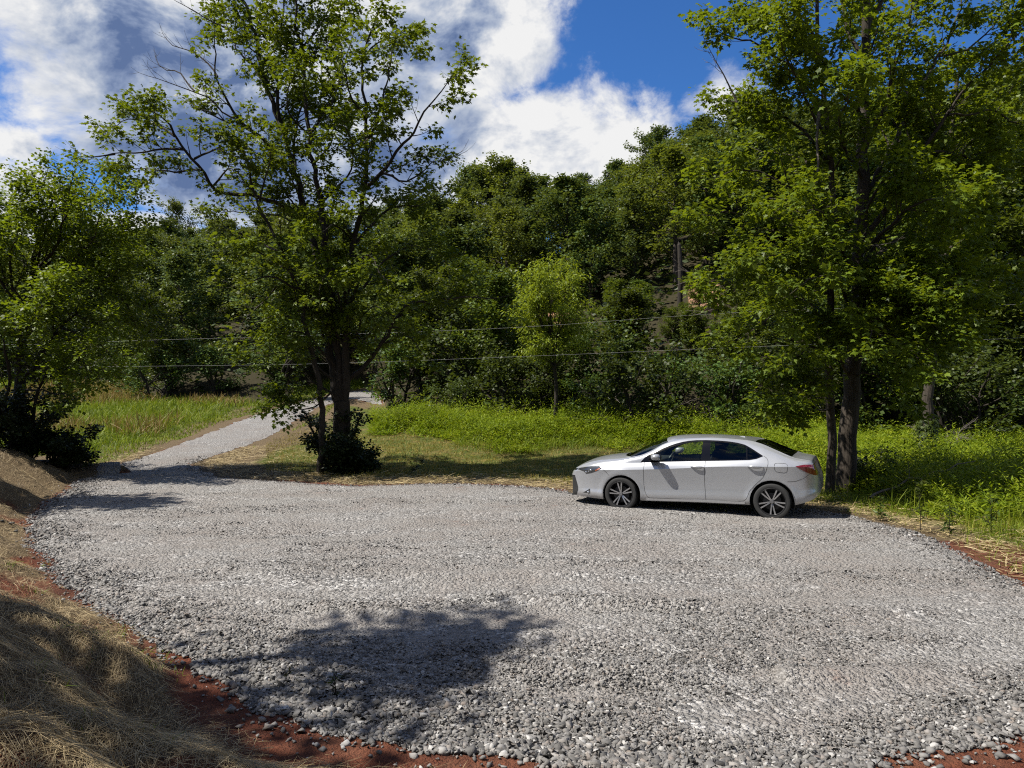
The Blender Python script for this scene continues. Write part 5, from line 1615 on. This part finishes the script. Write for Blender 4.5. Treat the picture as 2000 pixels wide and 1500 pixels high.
def side_parts(sg):
    for nm, dg, tg, glist, hs in (('front_door', 'door_f', 'trim_f', [('glass_f', GL_CLEAR)], (2.275, 2.515, .834)), ('rear_door', 'door_r', 'trim_r', [('glass_r', GL_TINT), ('glass_q', GL_DARK)], (3.265, 3.53, .880))):
        d = part_from([dg, tg], 'door', [PAINT, BLACK], car, sg)
        for g, m in glist: part_from(g, 'window', [m], d, sg, -.003)
        a, b, z = hs
        nb = bmesh.new()                                   # grip standing off the skin at both ends
        rings = []
        for i in range(15):
            t = i / 14; s = a + (b - a) * t
            p, n = skin_pt(s, z, 0)
            lift = .030 * (1 - abs(2 * t - 1) ** 3) + .004
            hw = .019 * (1 - .75 * abs(2 * t - 1) ** 3)
            ring = []
            for k in range(10):
                an = 2 * math.pi * k / 10
                ring.append((s, (p.y + lift + .010 * math.cos(an)) * sg, z + hw * math.sin(an)))
            rings.append(ring)
        loft_bm(nb, rings)
        bm_obj('door_handle', nb, PAINT, d)
        nb = bmesh.new()                                   # flat patch, darker grey standing in for shade in the grip's hollow
        rings = []
        for i in range(13):
            t = i / 12; s = a + .03 + (b - a - .06) * t
            hw = .030 * math.sqrt(max(0.01, 1 - (2 * t - 1) ** 2))
            up = []
            for zz in np.linspace(z - hw, z + hw * .5, 6):
                p, n = skin_pt(s, zz, .0022); up.append(nb.verts.new((p.x, p.y * sg, p.z)))
            rings.append(up)
        for r0, r1 in zip(rings[:-1], rings[1:]):
            for k in range(5): nb.faces.new((r0[k], r0[k + 1], r1[k + 1], r1[k]))
        bm_obj('handle_recess_shade', nb, simple('recess_shade_grey', (.27, .275, .285), .4, .4), d)
        # chrome-free belt strip
    for nm, ln in (('door_seam', [(1.415, .869), (1.405, .70), (1.41, .46), (1.43, .338), (1.48, .242), (1.53, .222), (2.0, .234), (2.548, .240)]),
                   ('door_seam', [(2.548, .240), (2.525, .50), (2.520, .70), (2.535, .938)]),
                   ('door_seam', [(2.548, .240), (3.10, .252), (3.20, .272), (3.25, .315), (3.30, .452), (3.42, .592), (3.52, .690), (3.575, .813), (3.605, .93), (3.60, .985), (3.575, 1.03), (3.53, 1.058)]),
                   ('fuel_flap_seam', [(3.71, .93), (3.72, .945), (3.75, .952), (3.87, .952), (3.91, .94), (3.922, .91), (3.915, .82), (3.90, .80), (3.87, .79), (3.78, .796), (3.735, .81), (3.715, .84), (3.71, .93)] if sg < 0 else None),
                   ('bumper_seam', [(.585, .735), (.68, .66), (.74, .60)]),
                   ('bumper_seam', [(3.92, .640), (4.04, .650), (4.17, .700), (4.265, .775)]),
                   ('bonnet_seam', [(.55, .79), (.75, .845), (1.0, .885), (1.2, .918)])):
        if ln is None: continue
        nb = bmesh.new(); seam_bm(nb, ln, sg, .0065 if nm != 'bonnet_seam' else .005)
        bm_obj(nm, nb, SEAM, car)
    # sill step under the doors
    nb = bmesh.new()
    rings = []
    for s in np.linspace(1.46, 3.22, 20):
        p, n = skin_pt(s, float(c_bot(s)) + .055, 0); zb = float(c_bot(s))
        rings.append([(s, (p.y - .02) * sg, zb + .055), (s, (p.y + .006) * sg, zb + .05), (s, (p.y + .004) * sg, zb + .012), (s, (p.y - .04) * sg, zb - .006)])
    loft_bm(nb, rings)
    bm_obj('sill', nb, PAINT, car)
    # lamps
    h = part_from('head', 'headlight', [LAMP_D], car, sg, .002)
    for (cs, cz, r) in ((.255, .638, .024), (.36, .680, .026), (.31, .655, .016)):
        p, n = skin_pt(cs, cz, .004)
        nb = bmesh.new(); bmesh.ops.create_uvsphere(nb, u_segments=14, v_segments=8, radius=r)
        for v in nb.verts: v.co = Vector((v.co.x, v.co.y * .3, v.co.z * .75)); v.co = Vector((v.co.x + p.x, (v.co.y + p.y) * sg, v.co.z + p.z))
        bm_obj('projector', nb, LAMP_W, h)
    nb = bmesh.new(); seam_bm(nb, [(.455, .678), (.50, .700), (.550, .724)], sg, .024, .01, .005); bm_obj('side_marker', nb, AMBER, h)
    nb = bmesh.new(); seam_bm(nb, [(.05, .688), (.20, .722), (.36, .752), (.50, .766)], sg, .008, .02, .005); bm_obj('lamp_strip', nb, LAMP_W, h)
    tl = part_from('tail', 'tail_light', [RED], car, sg, .004)
    nb = bmesh.new(); seam_bm(nb, [(4.22, .890), (4.28, .888), (4.325, .885)], sg, .022, .01, .007); bm_obj('reversing_lamp', nb, simple('pale_lamp', (.20, .06, .06), .2, 0, 1.0), tl)
    part_from('fog', 'fog_lamp_recess', [MATTE], car, sg, -.004)
    p, n = skin_pt(.30, .252, .004)
    nb = bmesh.new(); bmesh.ops.create_uvsphere(nb, u_segments=14, v_segments=8, radius=.028)
    for v in nb.verts: v.co = Vector((v.co.x + p.x, (v.co.y * .4 + p.y) * sg, v.co.z * .8 + p.z))
    bm_obj('fog_lamp', nb, LAMP_W, car)
    # mirror
    nb = bmesh.new(); bmesh.ops.create_uvsphere(nb, u_segments=24, v_segments=16, radius=1.0)
    for v in nb.verts:
        x, y, z = v.co
        k = lambda q, e: math.copysign(abs(q) ** e, q)
        x, y, z = k(x, .75), k(y, .7), k(z, .72)
        v.co = Vector((1.665 + .085 * x + .012 * y, (.985 + .105 * y) * sg, .988 + .058 * z * (1 - .18 * y) + .008 * y))
    mi = bm_obj('mirror', nb, PAINT, car)
    nb = bmesh.new()
    loft_bm(nb, [[(s, yy * sg, zz) for s, zz in ((1.52, .905 + (zo)), (1.66, .912 + zo), (1.67, .94 + zo), (1.53, .945 + zo))] for yy, zo in ((.80, -.008), (.88, .0), (.95, .014))])
    bm_obj('mirror_arm', nb, BLACK, mi)
    nb = bmesh.new()
    bmesh.ops.create_cone(nb, cap_ends=True, segments=20, radius1=.05, radius2=.05, depth=.004)
    for v in nb.verts: v.co = Vector((1.752 + v.co.z, (.985 + v.co.x * 1.6) * sg, .988 + v.co.y * .9))
    bm_obj('mirror_glass', nb, CHROME, mi)
    # wheels
    for wi, (ws, wz) in enumerate(WHL):
        R = .316
        prof = [(.222, -.102), (.238, -.110), (.268, -.115), (.296, -.108), (.309, -.09), (.314, -.06), (.316, -.02), (.316, .02), (.314, .06), (.309, .09), (.296, .108), (.268, .115), (.238, .110), (.222, .102)]
        nb = bmesh.new(); seg = 64
        ringv = [[nb.verts.new((ws + r * math.cos(2 * math.pi * k / seg), (.765 + y) * sg, wz + r * math.sin(2 * math.pi * k / seg))) for r, y in prof] for k in range(seg)]
        for k in range(seg):
            for j in range(len(prof) - 1): nb.faces.new((ringv[k][j], ringv[k][j + 1], ringv[(k + 1) % seg][j + 1], ringv[(k + 1) % seg][j]))
        # wheel = dark barrel and brake disc; tyre, rim and spokes are its sub-parts
        wb = bmesh.new()
        for r0, r1, y0, y1 in ((.224, .224, -.10, .10), (.15, .15, .03, .045)):
            a = [[wb.verts.new((ws + r0 * math.cos(2 * math.pi * k / 48), (.765 + yy) * sg, wz + r0 * math.sin(2 * math.pi * k / 48))) for yy in (y0, y1)] for k in range(48)]
            for k in range(48): wb.faces.new((a[k][0], a[k][1], a[(k + 1) % 48][1], a[(k + 1) % 48][0]))
            if r0 < .2: wb.faces.new([a[k][1] for k in range(48)])
            else: wb.faces.new([a[k][0] for k in range(48)])
        wh = bm_obj('wheel', wb, DALLOY, car)
        bm_obj('tyre', nb, RUBB, wh)
        nb = bmesh.new()
        rp = [(.216, .085), (.221, .104), (.226, .112), (.234, .114), (.238, .109), (.230, .098), (.222, .08)]
        ringv = [[nb.verts.new((ws + r * math.cos(2 * math.pi * k / seg), (.765 + y) * sg, wz + r * math.sin(2 * math.pi * k / seg))) for r, y in rp] for k in range(seg)]
        for k in range(seg):
            for j in range(len(rp) - 1): nb.faces.new((ringv[k][j], ringv[k][j + 1], ringv[(k + 1) % seg][j + 1], ringv[(k + 1) % seg][j]))
        bm_obj('rim', nb, DALLOY, wh)
        ph = [.42, 1.02][wi]
        for i in range(5):
            nb = bmesh.new()
            a0 = ph + i * 2 * math.pi / 5
            for dd in (-1, 1):
                ain, aout = a0 + dd * .18, a0 + dd * .175
                rings = []
                for t in np.linspace(0, 1, 6):
                    r = .040 + (.224 - .040) * t; an = ain + (aout - ain) * t
                    hw = .0095 + .0035 * t
                    yf = .765 + .100 - .022 * (1 - t) ** 2
                    tx, tz = -math.sin(an), math.cos(an); cx, cz_ = ws + r * math.cos(an), wz + r * math.sin(an)
                    rings.append([(cx - tx * hw, yf * sg, cz_ - tz * hw), (cx + tx * hw, yf * sg, cz_ + tz * hw), (cx + tx * hw * .8, (yf - .03) * sg, cz_ + tz * hw * .8), (cx - tx * hw * .8, (yf - .03) * sg, cz_ - tz * hw * .8)])
                loft_bm(nb, rings)
            bm_obj('spoke', nb, ALLOY, wh, ang=20)
        nb = bmesh.new(); bmesh.ops.create_cone(nb, cap_ends=True, segments=24, radius1=.040, radius2=.030, depth=.03)
        for v in nb.verts: v.co = Vector((ws + v.co.x, (.765 + .085 + v.co.z) * sg, wz + v.co.y))
        bm_obj('hub_cap', nb, simple('hub_grey', (.22, .22, .23), .35, .7), wh)
        # wheel-arch liner
        nb = bmesh.new(); cxa, cza, ra = [(.985, .255, .372), (3.668, .283, .375)][wi]
        ys_l = [.872, .50]; prev = None
        for k in range(33):
            an = rad(-25 + 230 * k / 32)
            v = [nb.verts.new((cxa + ra * math.cos(an), yy * sg, cza + ra * math.sin(an))) for yy in ys_l]
            v.append(nb.verts.new((cxa + .05 * math.cos(an), .50 * sg, cza + .05 * math.sin(an))))
            if prev:
                nb.faces.new((prev[0], prev[1], v[1], v[0])); nb.faces.new((prev[1], prev[2], v[2], v[1]))
            prev = v
        bm_obj('wheel_arch', nb, MATTE, car)
for sg in (-1, 1): side_parts(sg)

# underside, cabin
nb = bmesh.new(); box_bm(nb, (.35, -.58, .19), (4.15, .58, .26)); bm_obj('underbody', nb, MATTE, car, False)
nb = bmesh.new(); box_bm(nb, (.55, -.48, .262), (1.25, .48, .70)); bm_obj('engine_bay', nb, MATTE, car, False)
nb = bmesh.new(); box_bm(nb, (1.10, -.70, .70), (1.62, .70, .90), .05); bm_obj('dashboard', nb, SEATM, car)
nb = bmesh.new(); box_bm(nb, (3.30, -.66, .60), (3.90, .66, .97), .04); bm_obj('parcel_shelf', nb, SEATM, car)
nb = bmesh.new(); box_bm(nb, (1.50, -.76, .30), (3.30, .76, .36)); bm_obj('cabin_floor', nb, SEATM, car, False)
for ysd in (-.36, .36):
    nb = bmesh.new()
    box_bm(nb, (1.95, ysd - .24, .40), (2.48, ysd + .24, .60), .06)
    se = bm_obj('seat', nb, SEATM, car)
    nb = bmesh.new()
    rings = []
    for t in np.linspace(0, 1, 7):
        cx = 2.40 + .26 * t; cz_ = .56 + .54 * t; hw = .23 * (1 - .25 * t ** 3); th = .075 * (1 - .35 * t)
        rings.append([(cx + th * math.cos(a) * (1), ysd + hw * math.copysign(abs(math.sin(a)) ** .6, math.sin(a)), cz_ - th * .4 * math.cos(a)) for a in np.linspace(0, 2 * math.pi, 14, endpoint=False)])
    loft_bm(nb, rings); bm_obj('seat_back', nb, SEATM, se)
    nb = bmesh.new(); box_bm(nb, (2.63, ysd - .12, 1.115), (2.73, ysd + .12, 1.27), .035); bm_obj('headrest', nb, SEATM, se)
nb = bmesh.new(); box_bm(nb, (2.95, -.62, .42), (3.40, .62, .62), .06)
se = bm_obj('rear_bench', nb, SEATM, car)
nb = bmesh.new(); loft_bm(nb, [[(3.33, y, .6), (3.47, y, .6), (3.62, y, 1.03), (3.52, y, 1.05)] for y in (-.62, .62)]); bm_obj('bench_back', nb, SEATM, se)
for ysd in (-.36, .36):
    nb = bmesh.new(); box_bm(nb, (3.54, ysd - .12, 1.05), (3.63, ysd + .12, 1.15), .03); bm_obj('headrest', nb, SEATM, se)
nb = bmesh.new()
N1, N2 = 28, 8
for k in range(N1):
    for j in range(N2): pass
tv = []
for k in range(N1):
    a = 2 * math.pi * k / N1; row = []
    for j in range(N2):
        b = 2 * math.pi * j / N2; r = .185 + .016 * math.cos(b)
        u_, v_, w_ = r * math.cos(a), r * math.sin(a), .016 * math.sin(b)
        row.append(nb.verts.new((1.78 + v_ * .45 + w_ * .89, -.37 + u_, .88 + v_ * .89 - w_ * .45)))
    tv.append(row)
for k in range(N1):
    for j in range(N2): nb.faces.new((tv[k][j], tv[k][(j + 1) % N2], tv[(k + 1) % N1][(j + 1) % N2], tv[(k + 1) % N1][j]))
bm_obj('steering_wheel', nb, simple('wheel_leather', (.05, .05, .052), .45), car)
# wipers, aerial fin
for y0, y1, s0, s1 in ((.15, .62, .93, 1.02), (-.45, .10, .91, .95)):
    pa = Vector((s0, -y0, float(c_cz(s0)) + .0)); nb = bmesh.new()
    h0 = FULL.ray_cast(Vector((s0 + .03, abs(y0), 2)), Vector((0, 0, -1))); h1 = FULL.ray_cast(Vector((s1 + .05, abs(y1), 2)), Vector((0, 0, -1)))
    a = Vector((h0[0].x, -y0, h0[0].z + .012)); b = Vector((h1[0].x, -y1, h1[0].z + .012))
    d = (b - a).normalized(); sd_ = d.cross(Vector((0, 0, 1))) * .008; up = Vector((0, 0, .012))
    loft_bm(nb, [[p + sd_, p + up, p - sd_] for p in (a, (a + b) / 2 + up * .4, b)]); bm_obj('wiper', nb, MATTE, car)
nb = bmesh.new()
zr = float(c_cz(3.05)); loft_bm(nb, [[(2.98, -.012, zr + .005), (2.98, .012, zr + .005), (3.0, 0, zr + .006)], [(3.04, -.02, zr - .012), (3.04, .02, zr - .012), (3.05, 0, zr + .010)], [(3.10, -.016, zr - .02), (3.10, .016, zr - .02), (3.10, 0, zr + .012)]]); bm_obj('aerial_fin', nb, PAINT, car)
bm.free()
# ------------------------------------------------------------------ camera, sun, sky
cd = bpy.data.cameras.new('camera'); cam = bpy.data.objects.new('camera', cd); COL.objects.link(cam)
cam.location = (0, 0, EYE); cam.rotation_euler = (rad(90), 0, 0)
cd.sensor_fit = 'HORIZONTAL'; cd.sensor_width = 36; cd.lens = 36 * F / 2000
cd.shift_y = (HOR - 750) / 2000.0
cd.clip_start = .05; cd.clip_end = 3000
SC.camera = cam

SUN_EL = 55.0
SDIR = Vector((-.988, -.15, 0)).normalized()            # horizontal direction towards the sun
sdir = Vector((SDIR.x * math.cos(rad(SUN_EL)), SDIR.y * math.cos(rad(SUN_EL)), math.sin(rad(SUN_EL))))
sl = bpy.data.lights.new('sun', 'SUN'); sun = bpy.data.objects.new('sun', sl); COL.objects.link(sun)
sl.energy = 5.0; sl.angle = rad(.53); sl.color = (1.0, .945, .85)
sun.rotation_euler = sdir.to_track_quat('Z', 'Y').to_euler()
sun.location = (-20, -8, 30)

w = bpy.data.worlds.new('World'); SC.world = w; w.use_nodes = True
w.node_tree.nodes.clear(); t = NT(w.node_tree)
SKY_S = .051; CLOUD_S = .48; SKY_TINT = (.42, .86, 1.45)
sky = t.add('ShaderNodeTexSky', sky_type='NISHITA')
sky.sun_disc = False; sky.sun_elevation = rad(SUN_EL); sky.sun_rotation = math.atan2(SDIR.x, SDIR.y)
sky.air_density = 1.0; sky.dust_density = .1; sky.ozone_density = 1.5
gen = t.add('ShaderNodeTexCoord').outputs['Generated']
nrm = t.add('ShaderNodeVectorMath', operation='NORMALIZE'); t.l.new(gen, nrm.inputs[0])
sep = t.add('ShaderNodeSeparateXYZ'); t.l.new(nrm.outputs[0], sep.inputs[0])
az = t.math('ARCTAN2', sep.outputs[0], sep.outputs[1]); el = t.math('ARCSINE', sep.outputs[2])
comb = t.add('ShaderNodeCombineXYZ'); t.l.new(az, comb.inputs[0]); t.l.new(t.math('MULTIPLY', el, 1.35), comb.inputs[1])
P0 = comb.outputs[0]
def shift(dx, dy):
    n = t.add('ShaderNodeVectorMath', operation='ADD'); t.l.new(P0, n.inputs[0]); n.inputs[1].default_value = (dx, dy, 0); return n.outputs[0]
def azel(px, py):
    u = (px - 1000) / F; v = -(py - HOR) / F
    return math.atan2(u, 1), math.atan2(v, math.hypot(u, 1))
def ell(px, py, rx, ry):
    """1 at the middle of a cloud mass, 0 at its rim, negative outside (bearing and height in the sky)"""
    a, e = azel(px, py)
    k = math.cos(a)
    dx = t.math('DIVIDE', t.math('SUBTRACT', az, a), rx / F * k * k); dy = t.math('DIVIDE', t.math('SUBTRACT', el, e), ry / F)
    r2 = t.math('ADD', t.math('MULTIPLY', dx, dx), t.math('MULTIPLY', dy, dy))
    return t.math('SUBTRACT', 1.0, t.math('POWER', r2, .5))
def gauss(*a):
    q = t.math('SUBTRACT', 1.0, ell(*a[:4]))
    return t.math('MULTIPLY', t.math('POWER', 2.718, t.math('MULTIPLY', t.math('MULTIPLY', q, q), -1.0)), a[4])
big_n = t.noise(P0, 3.2, 4, .5); mid_n = t.noise(P0, 8.0, 10, .62, .35); fine_n = t.noise(P0, 20.0, 8, .62, .2)
sh_n = t.noise(shift(-.035, .035), 8.0, 5, .6, .35)
mass = t.math('MULTIPLY_ADD', big_n, 2.6, -1.25)          # stray cumulus over the rest of the sky
mass = t.math('MINIMUM', mass, t.sstep(az, .75, 1.1, -.9, .5)) if False else t.math('MINIMUM', mass, t.math('MULTIPLY_ADD', t.math('ABSOLUTE', az), 2.2, -2.0))
for b in [(480, 40, 640, 215), (540, 310, 360, 150), (940, 20, 175, 190), (1065, 290, 260, 118), (880, 370, 170, 95), (10, 405, 140, 85), (300, 445, 110, 30)]:
    mass = t.math('MAXIMUM', mass, ell(*b))
for b in [(15, 284, 130, 48), (230, 283, 170, 75), (1420, 205, 150, 100), (300, 452, 200, 60)]:
    mass = t.math('MAXIMUM', mass, t.math('SUBTRACT', ell(*b), .42))
dens = t.math('ADD', t.math('MINIMUM', mass, .55), t.math('ADD', t.math('MULTIPLY_ADD', mid_n, 1.5, -.75), t.math('MULTIPLY_ADD', fine_n, .5, -.25)))
alpha = t.sstep(dens, -.12, .30)
guide = None
for b in [(330, 380, 230, 130, .75), (850, 270, 90, 150, .75), (600, 330, 330, 150, .55), (430, 190, 330, 120, .42), (170, 120, 220, 120, .42), (420, 40, 200, 80, .25), (850, 70, 120, 90, .30), (1030, 40, 90, 70, .38), (1180, 330, 120, 60, .16), (700, 60, 160, 70, .22), (120, 430, 90, 40, .18),
          (1040, 270, 170, 90, -.30), (60, 40, 150, 70, -.30), (960, 60, 60, 110, -.22), (500, 90, 150, 60, -.15), (930, 370, 110, 70, -.35), (225, 275, 90, 40, -.7), (310, 452, 150, 32, -.9), (20, 290, 90, 40, -.4)]:
    v = gauss(*b); guide = v if guide is None else t.math('ADD', guide, v)
relief = t.math('SUBTRACT', mid_n, sh_n)
shade = t.math('ADD', guide, t.math('MULTIPLY_ADD', big_n, .5, -.14))
shade = t.math('SUBTRACT', shade, t.math('MULTIPLY', relief, 3.2))
shade = t.math('ADD', shade, t.math('MULTIPLY_ADD', fine_n, .8, -.40))
shade = t.math('MULTIPLY', shade, t.sstep(dens, .0, .55, .35, 1.0), clamp=True)
ccol = t.ramp(shade, [(0, (1.0, 1.0, 1.0)), (.25, (.78, .81, .87)), (.5, (.50, .57, .71)), (.75, (.28, .36, .55)), (1, (.13, .20, .39))])
tint = t.mix(1.0, sky.outputs[0], SKY_TINT, 'MULTIPLY')
bgs = t.add('ShaderNodeBackground'); bgs.inputs[1].default_value = SKY_S; t.l.new(tint, bgs.inputs[0])
bgc = t.add('ShaderNodeBackground'); bgc.inputs[1].default_value = CLOUD_S; t.l.new(ccol, bgc.inputs[0])
mx = t.add('ShaderNodeMixShader')
above = t.sstep(el, -.02, .03)
t.l.new(t.math('MULTIPLY', alpha, above), mx.inputs[0]); t.l.new(bgs.outputs[0], mx.inputs[1]); t.l.new(bgc.outputs[0], mx.inputs[2])
wo = t.add('ShaderNodeOutputWorld'); t.l.new(mx.outputs[0], wo.inputs[0])
w.cycles.sampling_method = 'MANUAL'; w.cycles.sample_map_resolution = 1024

SC.view_settings.view_transform = 'Standard'; SC.view_settings.look = 'None'
SC.view_settings.exposure = 0.88; SC.view_settings.gamma = 1.0
cy = SC.cycles
cy.max_bounces = 5; cy.diffuse_bounces = 2; cy.glossy_bounces = 3; cy.transmission_bounces = 4; cy.transparent_max_bounces = 8
cy.sample_clamp_indirect = 4.0
cy.caustics_reflective = False; cy.caustics_refractive = False
cy.use_adaptive_sampling = True; cy.adaptive_threshold = .006
cy.use_denoising = False
cy.filter_width = 1.15
